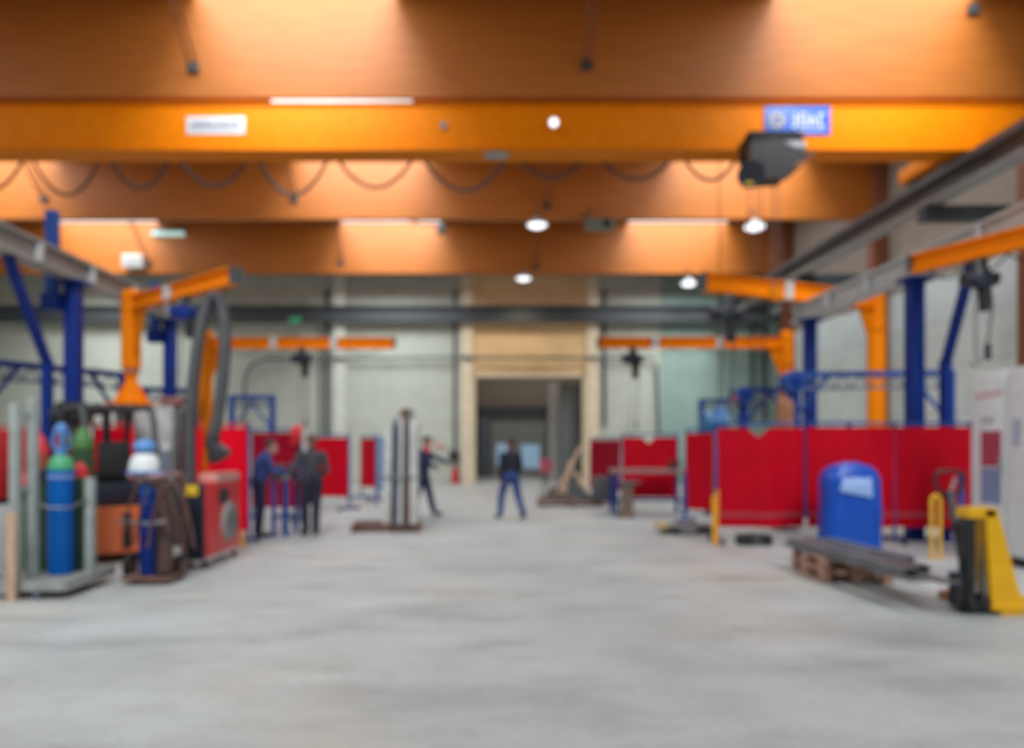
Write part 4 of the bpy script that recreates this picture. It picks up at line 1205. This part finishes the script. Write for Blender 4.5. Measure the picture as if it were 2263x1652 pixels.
# A-frame heap right of the walker
dA = 20.2
pallet('pallet', (xx(1258, dA), dA, 0), R(-3), 'worn wooden pallet under the leaning planks right of the doorway', M_PALLETD, 1.75, .9)
tag(obj('scrap_heap', MB().prism([(-.65, 0), (.7, 0), (.5, .25), (.2, .5), (-.1, .52), (-.5, .28)], .5, Matrix.Translation((xx(1255, dA), dA + .25, .146)) @ Matrix.Rotation(R(90), 4, 'X')), M_DKGREY), 'dark heap of steel offcuts on the pallet under the planks', 'scrap', None)
for k, (xa, xb, yb) in enumerate(((1232, 1284, 985), (1246, 1262, 1020), (1300, 1268, 1040))):
    o = obj('plank', MB().bar((xx(xa, dA - .3), dA - .3, .35), (xx(xb, dA), dA + .0, zz(yb, dA)), .12, .05), M_PLANK)
    tag(o, ('longest raw plank leaning to the right on the pallet heap', 'short raw plank leaning upright in the middle of the pallet heap', 'raw plank leaning to the left on the pallet heap')[k], 'plank')
rbn = thing('red_drum', 'small red drum on a stand before the shutter door', 'drum', (xx(1206, 24), 24, 0))
obj('drum', MB().cone((0, 0, .75), (0, 0, 1.2), .2, .2, 20), mat('dull_crimson', (.42, .07, .12), .5), rbn)
obj('stand', MB().cone((-.2, 0, 0), (0, 0, .78), .02).cone((.2, 0, 0), (0, 0, .78), .02).cone((0, .2, 0), (0, 0, .78), .02), M_DKGREY, rbn)
lt_ = thing('trestle', 'low dark trestle standing before the leaning plank heap', 'trestle', (xx(1235, 19.0), 19.0, 0))
obj('top_bar', MB().box((0, 0, .3), (1.0, .06, .06)), M_RUST, lt_)
for X in (-.38, .38):
    for s_ in (-1, 1):
        obj('leg', MB().bar((X, s_ * .1, 0), (X, 0, .3), .03, .03), M_RUST, lt_)
bk = thing('scrap_bin', 'grey steel bin in front of the dull red screen near the doorway', 'bin', (xx(1335, 20.2), 20.2, 0))
obj('bin', MB().bx(-.3, .3, -.25, .25, .1, .75, .02), M_DKGREY, bk)
obj('rim', MB().bx(-.33, .33, -.28, .28, .73, .78), M_STEELD, bk)
obj('skid', MB().bx(-.28, -.2, -.25, .25, 0, .1).bx(.2, .28, -.25, .25, 0, .1), M_RUST, bk)

# ------------------------------------------------------------------ work benches
def bench(xa, xb, d0, d1, zt, mt, ml, lab, vise=None):
    t = thing('workbench', lab, 'workbench', ((xa + xb) / 2, (d0 + d1) / 2, 0), 0, 'workbenches')
    obj('top', MB().bx(xa, xb, d0, d1, zt - .1, zt, .01), mt, t, True)
    for X in (xa + .06, xb - .06):
        for Y in (d0 + .06, d1 - .06):
            obj('leg', MB().bx(X - .035, X + .035, Y - .035, Y + .035, 0, zt - .1), ml, t, True)
    obj('stretcher', MB().bx(xa + .06, xb - .06, d1 - .08, d1 - .04, .3, .36).bx(xa + .04, xa + .08, d0, d1, .3, .36).bx(xb - .08, xb - .04, d0, d1, .3, .36), ml, t, True)
    return t
bench(xx(1352, 17.2), xx(1512, 17.2), 16.9, 17.7, 1.08, mat('grey_red_bench_top', (.27, .15, .14), .5), M_BLUE, 'long bench with a grey red top and blue legs, right of the leaning planks')
bench(xx(606, 13.3), xx(648, 13.3), 13.0, 13.8, 1.1, M_STEELD, M_BLUE2, 'short steel workbench on blue legs before the worker in blue')
def vise(p, lab, m=M_BLACK):
    t = thing('vise', lab, 'vise', p)
    obj('base', MB().cone((0, 0, 0), (0, 0, .06), .1, .09, 18), m, t)
    obj('jaw', MB().box((-.06, 0, .13), (.1, .14, .14), 0, .02).box((.1, 0, .13), (.06, .14, .14), 0, .01), m, t)
    obj('screw', MB().cone((.1, 0, .1), (.3, 0, .1), .018).cone((.29, -.12, .1), (.29, .12, .1), .012), M_STEELD, t)
vise((xx(1488, 17.1), 17.1, 1.08), 'black vise on the right end of the long bench')
vise((xx(628, 13.2), 13.2, 1.1), 'dark vise on the short steel workbench', M_DKGREY)
sp_ = thing('anvil_stand', 'brown wooden stump standing before the long bench', 'stump', (xx(1385, 16.6), 16.6, 0))
obj('stump', MB().lathe([(0, 0), (.2, 0), (.16, .1), (.13, .5), (.16, .7), (0, .7)], seg=18), mat('brown_stump', (.16, .11, .08), .85), sp_)
obj('anvil', MB().box((0, 0, .76), (.3, .14, .12), 0, .02).cone((.14, 0, .78), (.34, 0, .79), .05, .01, 14), M_DKGREY, sp_)
lp = thing('low_platform', 'low dark steel platform with a yellow end, left of the large red screens', 'platform', (xx(1520, 13.7), 13.7, 0))
obj('deck', MB().bx(-.42, .46, -.3, .3, .1, .16, .01), M_STEELD, lp)
obj('yellow_nose', MB().bx(-.56, -.42, -.28, .28, .1, .19, .02), mat('worn_yellow', (.55, .40, .16), .6), lp)
for X in (-.32, .36):
    for Y in (-.22, .22):
        obj('skid', MB().bx(X - .12, X + .12, Y - .06, Y + .06, 0, .1), M_BLACK, lp)
mt_ = thing('rubber_block', 'black rubber block lying under the left large red screen', 'block', (xx(1665, 12.05), 12.05, 0))
obj('block', MB().bx(-.26, .26, -.16, .12, 0, .17, .02), M_BLACK, mt_)
obj('strap', MB().bx(-.05, .05, -.17, .13, -.0, .18), M_DKGREY, mt_)
yp = thing('hazard_pole', 'orange and yellow pole leaning at the left edge of the large red screens', 'pole', (xx(1584, 11.95), 11.95, 0))
obj('pole', MB().bar((0, 0, .02), (.02, .05, .9), .05, .04), mat('amber_plastic', (.75, .28, .02), .5), yp)
obj('pole_edge', MB().bar((-.05, 0, .02), (-.04, .05, .8), .04, .04), M_YELLOW, yp)

# ------------------------------------------------------------------ right foreground
# blue plastic hood
bh = thing('plastic_hood', 'round topped blue plastic hood with a painted pale highlight, in front of the red screens', 'plastic hood', (xx(1877, 11.3), 11.3, 0))
def hood_fn(W_, Hh, Dp):
    m = MB()
    nz_, na = 26, 40
    rings = []
    for j in range(nz_ + 1):
        v = j / nz_
        z = Hh * v
        k = 1.0
        if z > Hh - .38:
            q = (z - (Hh - .38)) / .38
            k = max(.02, (1 - q ** 2.6)) ** .42
        ring = []
        for i in range(na):
            a = 2 * math.pi * i / na
            ca, sa = math.cos(a), math.sin(a)
            x_ = W_ / 2 * k * math.copysign(abs(ca) ** .45, ca) * (1 + .05 * (1 - v))
            y_ = Dp / 2 * (.4 + .6 * k) * math.copysign(abs(sa) ** .6, sa)
            n = noise.noise(Vector((x_ * 3, y_ * 3, z * 2.2)))
            n2 = noise.noise(Vector((x_ * 7 + 5, y_ * 7, z * 5)))
            f = 1 + .05 * n + .02 * n2
            ring.append(m.bm.verts.new((x_ * f, y_ * f, z - .01 * n * (v > .9))))
        rings.append(ring)
    for a, b in zip(rings, rings[1:]):
        for i in range(na):
            m.bm.faces.new((a[i], a[(i + 1) % na], b[(i + 1) % na], b[i]))
    m.bm.faces.new(rings[0][::-1])
    m.bm.faces.new(rings[-1])
    return m
obj('cover', hood_fn(.84, 1.36, .55), M_TARP, bh, smooth=70)
def highlight_fn(a, b):
    x_ = -.20 + .40 * a - .10 * (1 - b) * (1 - a)
    z = .84 + .36 * b + .10 * (1 - a) * (1 - b)
    y_ = -.30 - .015 * noise.noise(Vector((x_ * 6, 0, z * 6)))+ (.10 * max(0, (z - 1.02) / .2) ** 2)
    return Vector((x_, y_, z)), Vector((0, -1, 0))
obj('highlight_patch', MB().sheet(14, 10, highlight_fn, .006), M_TARPL, bh, label='pale blue patch, a painted highlight')  # pale patch stands in for a crumpled highlight on the plastic
obj('hem_rope', MB().tube([(.45 * math.cos(k * math.pi / 16), .29 * math.sin(k * math.pi / 16), .03) for k in range(32)], .014, 6, closed=True), M_BLUE2, bh)

# pallet with steel plates
pc = (4.40, 9.17)
pallet('pallet', (pc[0], pc[1], 0), R(84), 'reddish wooden pallet on the floor under the steel plates', M_PALLET, 1.12, .8)
pallet('pallet', (pc[0] + .01, pc[1] + .02, .145), R(83), 'reddish wooden pallet stacked on the lower one, carrying the steel plates', M_PALLET, 1.12, .8)
u = Vector((.06, -.998, 0)).normalized()
v = Vector((.998, .06, 0)).normalized()
A = Vector((3.95, 9.85, 0))
rp_ = random.Random(5)
for k in range(6):
    top = k // 3
    off = (k % 3) * .235 + .02 * top
    z = .292 + top * .03
    L_ = (2.65, 2.75, 2.0, 2.45, 2.3, 1.7)[k]
    p = A + v * (off + .09) + u * rp_.uniform(0, .12)
    q = p + u * L_
    if top:
        p.z = q.z = z
        up_ = Vector((0, 0, .07))
        mb_ = MB().bar(p + up_, q + up_, .14, .012).bar(p + up_ * .5 + v * .065, q + up_ * .5 + v * .065, .010, .07).bar(p + up_ * .5 - v * .065, q + up_ * .5 - v * .065, .010, .07)
        o = obj('steel_profile', mb_, (M_PLATE, M_STEELD, M_STEELB)[k - 3])
        tag(o, 'upturned grey steel profile lying on the flat plates over the reddish pallets', 'steel profile', 'steel profiles on the flat plates')
    else:
        o = obj('steel_plate', MB().bar((p.x, p.y, z + .012), (q.x, q.y, z + .012), .18, .026), (M_PLATE, M_STEELD, M_PLATE)[k])
        tag(o, 'long flat grey steel plate on the upper reddish pallet', 'steel plate', 'steel plates on the reddish pallets')
tag(obj('timber_block', MB().box((4.74, 8.62, .315), (.16, .2, .05), R(-10), .005), M_PALLET), 'small brown timber under the right side of the steel plates', 'timber')
bt_ = obj('wood_chock', MB().box((xx(2106, 7.75), 7.75, .05), (.28, .12, .1), R(20), .008), mat('orange_brown_wood', (.40, .17, .08), .8))
tag(bt_, 'small orange brown wood chock on the floor beside the pallet truck wheel', 'chock')

# yellow guard hoop
yg = thing('guard_hoop', 'slim yellow guard hoop standing before the red screens near the cabinets', 'guard hoop', (xx(2068, 10.6), 10.6, 0))
obj('hoop', MB().tube([(-.06, 0, .02), (-.06, 0, .82), (-.045, 0, .88), (0, 0, .9), (.045, 0, .88), (.06, 0, .82), (.06, 0, .02)], .026, 10), mat('amber_yellow', (.78, .45, .03), .45), yg)
for sx in (-.06, .06):
    obj('foot_plate', MB().cone((sx, 0, 0), (sx, 0, .02), .055, .055, 16), M_YELLOW, yg)
bs = thing('blue_stand', 'thin blue stand between the pallet truck handle and the cabinets', 'stand', (xx(2125, 9.2), 9.2, 0))
obj('pole', MB().cone((0, 0, 0), (0, 0, 1.28), .035, .035, 12), M_BLUE2, bs)
obj('foot', MB().cone((0, 0, 0), (0, 0, .03), .16, .14, 20), M_BLUE, bs)

# high lift pallet truck
pt = thing('pallet_truck', 'yellow and black high lift pallet truck at the right edge', 'pallet truck', (xx(2165, 7.0), 7.0, 0))
Y0 = 7.0
def P(px, py, d=Y0):
    q = at(px, py, d)
    return Vector((q.x, q.y, q.z))
fb = MB()
fb.prism([(xx(2178, Y0), zz(1126, Y0)), (xx(2206, Y0), zz(1128, Y0)), (xx(2262, Y0), zz(1340, Y0)), (xx(2264, Y0), zz(1366, Y0)), (xx(2222, Y0), zz(1366, Y0)), (xx(2192, Y0), zz(1330, Y0))], .2, Matrix(((1, 0, 0, 0), (0, 0, -1, Y0 + .2), (0, 1, 0, 0), (0, 0, 0, 1))))
obj('lift_frame', fb, M_YELLOW, pt, True)
obj('frame_head', MB().bx(xx(2140, Y0), xx(2206, Y0), Y0 - .0, Y0 + .2, zz(1146, Y0), zz(1122, Y0), .02), M_YELLOW, pt, True)
obj('cylinder', MB().cone(P(2178, 1330, Y0 + .1), P(2176, 1140, Y0 + .1), .042, .042, 18), M_STEEL, pt, True)
obj('mast', MB().bx(xx(2142, Y0), xx(2160, Y0), Y0 + .02, Y0 + .14, zz(1320, Y0), zz(1142, Y0), .01), M_BLACK, pt, True)
obj('pump', MB().bx(xx(2122, Y0), xx(2168, Y0), Y0 + .05, Y0 + .2, zz(1345, Y0), zz(1270, Y0), .03), M_BLACK, pt, True)
hb = Vector((xx(2138, 7.15), 7.15, .25))
ht_ = at(2098, 1085, 7.5)
obj('handle_shaft', MB().bar(hb, ht_, .06, .05), M_BLACK, pt, True)
hw = .145
obj('handle_loop', MB().tube(spline([ht_ + Vector((0, 0, -.1)), ht_ + Vector((-hw * .8, 0, .02)), ht_ + Vector((-hw, 0, .13)), ht_ + Vector((-hw * .7, 0, .2)), ht_ + Vector((hw * .7, 0, .2)), ht_ + Vector((hw, 0, .13)), ht_ + Vector((hw * .8, 0, .02)), ht_ + Vector((0, 0, -.1))], 6), .018, 10), M_BLACK, pt, True)
obj('control_lever', MB().bar(ht_ + Vector((0, 0, -.05)), ht_ + Vector((.06, 0, .14)), .02, .02), M_GREY, pt, True)
for px in (2134, 2164):
    wv = obj('steering_wheel', MB().cone((xx(px, 7.1) - .03, 7.1, .1), (xx(px, 7.1) + .03, 7.1, .1), .1, .1, 24), M_RUBBER, pt, True)
    obj('hub', MB().cone((xx(px, 7.1) - .035, 7.1, .1), (xx(px, 7.1) + .035, 7.1, .1), .04, .04, 14), M_STEELD, wv, True)
for k in (0, 1):
    f_ = obj('fork', MB().bx(xx(2190, Y0), xx(2190, Y0) + 1.15, Y0 - .02 + k * .38, Y0 + .12 + k * .38, .05, .1, .01), M_YELLOW, pt, True)
    obj('roller', MB().cone((xx(2190, Y0) + 1.0, Y0 + k * .38, .035), (xx(2190, Y0) + 1.0, Y0 + .1 + k * .38, .035), .035, .035, 14), M_RUBBER, f_, True)
obj('axle_block', MB().bx(xx(2150, Y0), xx(2225, Y0), Y0 + .02, Y0 + .4, .03, .13, .02), M_BLACK, pt, True)

# white cabinets on the right, facing the aisle
def cabinet(y0, y1, lab, X=7.1, zt=2.66, extra=True):
    t = thing('control_cabinet', lab, 'cabinet', (X + .3, (y0 + y1) / 2, 0), 0, 'white control cabinets')
    obj('body', MB().bx(X, X + .6, y0 + .005, y1 - .005, .12, zt, .01), M_WHITE, t, True)
    obj('plinth', MB().bx(X + .03, X + .6, y0 + .01, y1 - .01, 0, .12), M_BLACK, t, True)
    dr_ = obj('door', MB().bx(X - .025, X, y0 + .03, y1 - .03, .16, zt - .05, .006), M_WHITE, t, True)
    obj('handle', MB().bx(X - .06, X - .025, y0 + .06, y0 + .10, 1.2, 1.45, .008), M_GREY, dr_, True)
    return t, dr_
c1, door1 = cabinet(10.03, 10.74, 'white control cabinet with red lettering, next to the red screens')
c2, door2 = cabinet(9.3, 10.02, 'white control cabinet at the right edge of the picture, nearer than the lettered one')
def onface(px, py, X=7.07):
    d = X * FPX / (px - VPX)
    return Vector((X, d, zz(py, d)))
tx = MB()
rnt = random.Random(2)
for k in range(7):                               # illegible red heading
    a = onface(2156 + k * 9, 884 - k * 1.6)
    b = onface(2159 + k * 9, 868 - k * 1.6)
    tx.bar(a, b, .02, .004, (1, 0, 0))
    if k % 2:
        c = onface(2156 + k * 9 + 5, 868 - k * 1.6)
        tx.bar(b, c, .004, .02, (0, 0, 1))
    else:
        tx.bar((a + b) / 2, (a + b) / 2 + Vector((0, -.05, 0)), .004, .02, (0, 0, 1))
obj('lettering', tx, M_INKRED, door1, True)
tx = MB()
for k in range(3):
    a, b = onface(2172 + k * 10, 936), onface(2174 + k * 10, 922)
    tx.bar(a, b, .03, .004, (1, 0, 0))
obj('marking', tx, M_DKGREY, door1, True)
def facepatch(x0, x1, y0, y1, th=.006):
    a, b = onface(x0, y0), onface(x1, y0)
    c = onface((x0 + x1) / 2, y1)
    return MB().bx(7.066, 7.075, min(a.y, b.y), max(a.y, b.y), c.z, (a.z + b.z) / 2)
obj('red_poster', facepatch(2168, 2212, 952, 1030), M_LABELRED, door1, True, 'dull red label')
obj('blue_poster', facepatch(2168, 2212, 1034, 1112), M_LABELBLU, door1, True, 'dull blue label')
obj('notice', facepatch(2238, 2256, 925, 985), mat('pale_blue_notice', (.45, .47, .58), .5), door2, True)

# ------------------------------------------------------------------ people
def remesh_obj(name, mb, m, parent, voxel, smooth_it=4):
    bmesh.ops.recalc_face_normals(mb.bm, faces=mb.bm.faces)
    me = bpy.data.meshes.new(name + '_raw')
    mb.bm.to_mesh(me)
    mb.bm.free()
    tmp = bpy.data.objects.new(name + '_raw', me)
    COL.objects.link(tmp)
    rm = tmp.modifiers.new('r', 'REMESH')
    rm.mode = 'VOXEL'
    rm.voxel_size = voxel
    sm = tmp.modifiers.new('s', 'SMOOTH')
    sm.factor, sm.iterations = .5, smooth_it
    dg = bpy.context.evaluated_depsgraph_get()
    out = bpy.data.meshes.new_from_object(tmp.evaluated_get(dg))
    out.name = name
    bpy.data.objects.remove(tmp)
    bpy.data.meshes.remove(me)
    out.materials.clear()
    out.materials.append(m)
    out.shade_smooth()
    o = bpy.data.objects.new(name, out)
    COL.objects.link(o)
    o.parent = parent
    return o


def person(lab, loc, rz, S, J, jacket, trousers, hair, collar=None, cap=None, jlen=.0):
    """J: joints in metres for a 1.78 m figure facing -Y; S scales it"""
    t = thing('person', lab, 'person', loc, rz)
    V = lambda k: Vector(J[k]) * S
    body, jk, tr = MB(), MB(), MB()
    c = body.capsule
    pel, ch, nk, hd0 = V('pelvis'), V('chest'), V('neck'), V('head')
    # torso
    c(pel, pel.lerp(ch, .5), .125 * S, .12 * S)
    c(pel.lerp(ch, .5), ch, .12 * S, .135 * S)
    c(ch + Vector((0, 0, .02)), nk, .10 * S, .055 * S)
    c(nk, hd0 - Vector((0, 0, .06 * S)), .055 * S, .055 * S)
    # head: skull, jaw, nose, ears, brow
    f = Vector(J.get('face', (0, -1, 0))).normalized()
    sd = f.cross(Vector((0, 0, 1))).normalized()
    up = Vector((0, 0, 1))
    body.ball(hd0 + up * .025 * S - f * .012 * S, .092 * S, 18, (.88, 1.02, 1.1), Matrix.Rotation(math.atan2(f.x, -f.y), 4, 'Z'))
    c(hd0 - up * .045 * S + f * .035 * S, hd0 - up * .07 * S + f * .055 * S, .06 * S, .035 * S)
    c(hd0 + up * .02 * S + f * .085 * S, hd0 - up * .02 * S + f * .105 * S, .010 * S, .014 * S)
    c(hd0 - up * .055 * S + f * .088 * S + sd * .02 * S, hd0 - up * .055 * S + f * .088 * S - sd * .02 * S, .009 * S, .009 * S)
    c(hd0 + up * .035 * S + f * .08 * S + sd * .03 * S, hd0 + up * .035 * S + f * .08 * S - sd * .03 * S, .014 * S, .014 * S)
    for q in (-1, 1):
        c(hd0 + sd * q * .088 * S + up * .015 * S - f * .01 * S, hd0 + sd * q * .09 * S - up * .025 * S, .016 * S, .012 * S)
    for s in ('l', 'r'):
        sh, el, wr = V('sh_' + s), V('el_' + s), V('wr_' + s)
        hp, kn, an, to = V('hip_' + s), V('kn_' + s), V('an_' + s), V('toe_' + s)
        c(ch.lerp(nk, .25), sh - Vector((0, 0, .015 * S)), .06 * S, .05 * S)
        c(sh - Vector((0, 0, .015 * S)), el, .048 * S, .042 * S)
        c(el, wr, .042 * S, .028 * S)
        # hand: palm, four bent fingers, thumb
        dr_ = (wr - el).normalized()
        side = dr_.cross(f)
        if side.length < .2:
            side = dr_.cross(up)
        side.normalize()
        pn = side.cross(dr_).normalized()
        kn_ = wr + dr_ * .085 * S
        for q in (-1.2, -.4, .4, 1.2):
            c(wr + dr_ * .015 * S + side * q * .013 * S, kn_ + side * q * .018 * S, .015 * S, .013 * S, 8)
            ln = {-1.2: .058, -.4: .076, .4: .080, 1.2: .070}[q] * S
            b0 = kn_ + side * q * .020 * S
            b1 = b0 + (dr_ * .8 + pn * .35).normalized() * ln * .5
            b2 = b1 + (dr_ * .45 + pn * .8).normalized() * ln * .5
            c(b0, b1, .0095 * S, .009 * S, 8)
            c(b1, b2, .009 * S, .0075 * S, 8)
        tb0 = wr + dr_ * .03 * S + side * .026 * S
        tb1 = tb0 + (dr_ * .6 + side * .7 + pn * .3).normalized() * .045 * S
        c(tb0, tb1, .013 * S, .011 * S, 8)
        c(tb1, tb1 + (dr_ * .9 + pn * .4).normalized() * .035 * S, .011 * S, .009 * S, 8)
        # legs
        c(pel, hp, .11 * S, .095 * S)
        c(hp, kn, .085 * S, .058 * S)
        c(kn, kn.lerp(an, .35), .056 * S, .058 * S)
        c(kn.lerp(an, .35), an, .058 * S, .038 * S)
        c(an, to, .04 * S, .032 * S)
        # clothes
        jk.capsule(ch.lerp(nk, .2), sh - Vector((0, 0, .012 * S)), .085 * S, .066 * S)
        jk.capsule(sh - Vector((0, 0, .012 * S)), el, .068 * S, .058 * S)
        jk.capsule(el, wr, .062 * S, .046 * S)
        tr.capsule(pel, hp, .135 * S, .12 * S)
        tr.capsule(hp, kn, .112 * S, .082 * S)
        tr.capsule(kn, an + Vector((0, 0, .0)), .080 * S, .066 * S)
        bt2 = MB()
        fo = (to - an)
        fo.z = 0
        bt2.capsule(an + Vector((0, 0, .06 * S)), an - Vector((0, 0, .015 * S)), .055 * S, .05 * S)
        bt2.capsule(an - Vector((0, 0, .025 * S)), to, .048 * S, .042 * S)
        remesh_obj('boot', bt2, M_BOOT, t, .012)
    for hx in (-.06, .06):
        ax = (V('hip_l') - V('hip_r')).normalized() * hx * S
        jk.capsule(pel + ax + Vector((0, 0, -.03 - jlen)) * S, pel.lerp(ch, .55) + ax * .5, .115 * S, .125 * S)
    jk.capsule(pel.lerp(ch, .5), ch, .15 * S, .16 * S)
    jk.capsule(ch, nk, .14 * S, .075 * S)
    tr.capsule(pel + Vector((0, 0, .06 * S)), pel - Vector((0, 0, .03 * S)), .14 * S, .14 * S)
    remesh_obj('body', body, M_SKIN, t, .0085, 2)
    remesh_obj('jacket', jk, jacket, t, .014)
    remesh_obj('trousers', tr, trousers, t, .014)
    hb_ = MB()
    hb_.ball(hd0 + up * .045 * S - f * .028 * S, .098 * S, 18, (.92, 1.0, 1.0), Matrix.Rotation(math.atan2(f.x, -f.y), 4, 'Z'))
    hb_.capsule(hd0 + up * .02 * S - f * .07 * S, hd0 - up * .05 * S - f * .06 * S, .05 * S, .04 * S)
    remesh_obj('hair' if not cap else 'cap', hb_, cap or hair, t, .012)
    if cap:
        remesh_obj('cap_peak', MB().capsule(hd0 + up * .06 * S + f * .06 * S, hd0 + up * .045 * S + f * .15 * S, .06 * S, .05 * S, 12, .25), cap, t, .01)
    ey = MB()
    for q in (-1, 1):
        ey.ball(hd0 + up * .018 * S + f * .078 * S + sd * q * .033 * S, .013 * S, 10)
    obj('eyes', ey, M_EYE, t)
    if collar:
        remesh_obj('collar', MB().capsule(nk - Vector((0, 0, .07 * S)), nk + Vector((0, 0, .015 * S)), .125 * S, .078 * S), collar, t, .012)
    return t


def pose(**kw):
    J = dict(pelvis=(0, 0, .96), chest=(0, 0, 1.33), neck=(0, -.01, 1.50), head=(0, -.03, 1.645),
             sh_l=(.20, 0, 1.43), el_l=(.25, .02, 1.14), wr_l=(.24, -.07, .90), sh_r=(-.20, 0, 1.43), el_r=(-.25, .02, 1.14), wr_r=(-.24, -.07, .90),
             hip_l=(.10, 0, .93), kn_l=(.11, -.02, .51), an_l=(.12, .02, .10), toe_l=(.14, -.15, .045),
             hip_r=(-.10, 0, .93), kn_r=(-.11, -.02, .51), an_r=(-.12, .02, .10), toe_r=(-.14, -.15, .045))
    J.update(kw)
    return J


# worker in blue at the bench, facing right (local -Y -> world +X)
person('person in a blue jacket and dark trousers leaning over the short steel workbench', (xx(572, 12.95), 12.95, 0), R(112), 1.0,
       pose(chest=(0, -.08, 1.31), neck=(0, -.14, 1.47), head=(0, -.22, 1.595), face=(0, -1, -.45),
            sh_l=(.19, -.10, 1.41), el_l=(.22, -.24, 1.18), wr_l=(.12, -.46, 1.15), sh_r=(-.19, -.10, 1.41), el_r=(-.22, -.24, 1.18), wr_r=(-.10, -.46, 1.15)),
       M_CL_BLUE, M_CL_NAVY, M_HAIRD)
# man in grey jacket, back turned, looking left
person('person in a charcoal jacket and dark trousers standing with the back to the viewer', (xx(688, 13.2), 13.2, 0), R(205), 1.03,
       pose(chest=(0, -.02, 1.33), head=(.0, -.06, 1.64), face=(.3, -1, -.15),
            el_l=(.31, .06, 1.15), wr_l=(.24, -.12, 1.0), el_r=(-.27, .0, 1.14), wr_r=(-.16, -.2, 1.02),
            hip_l=(.09, 0, .93), an_l=(.10, .02, .10), toe_l=(.13, -.15, .045), an_r=(-.06, .06, .10), kn_r=(-.08, 0, .51), toe_r=(-.08, -.12, .045)),
       M_CL_GREY, M_CL_DARK, M_HAIRG)
# worker behind the bars, facing right with the arm stretched out
person('person in navy overalls with a red collar and dark cap reaching out to the right', (xx(934, 17.0), 17.0, 0), R(78), 1.04,
       pose(chest=(0, -.05, 1.33), neck=(0, -.08, 1.5), head=(0, -.12, 1.64),
            el_l=(.24, -.26, 1.27), wr_l=(.18, -.52, 1.17), el_r=(-.25, -.16, 1.2), wr_r=(-.18, -.38, 1.08),
            kn_l=(.11, -.12, .52), an_l=(.12, -.22, .10), toe_l=(.13, -.39, .045), kn_r=(-.11, .08, .52), an_r=(-.12, .24, .12), toe_r=(-.13, .08, .045)),
       M_CL_NAVY, M_CL_NAVY, M_HAIRD, collar=M_CL_RED, cap=M_CL_DARK, jlen=.18)
# walker in the aisle
person('person in a dark navy jacket and blue trousers walking in the middle of the aisle', (xx(1128, 16.3), 16.3, 0), R(205), 1.0,
       pose(face=(.15, -1, -.05), el_l=(.27, .08, 1.15), wr_l=(.25, .03, .90), el_r=(-.27, -.02, 1.15), wr_r=(-.24, -.18, .95),
            hip_l=(.10, 0, .93), kn_l=(.15, -.14, .52), an_l=(.17, -.16, .10), toe_l=(.19, -.33, .045), kn_r=(-.16, .05, .51), an_r=(-.20, .24, .11), toe_r=(-.22, .08, .045)),
       M_CL_DARK, M_CL_BLUE, M_HAIRD, jlen=.05)
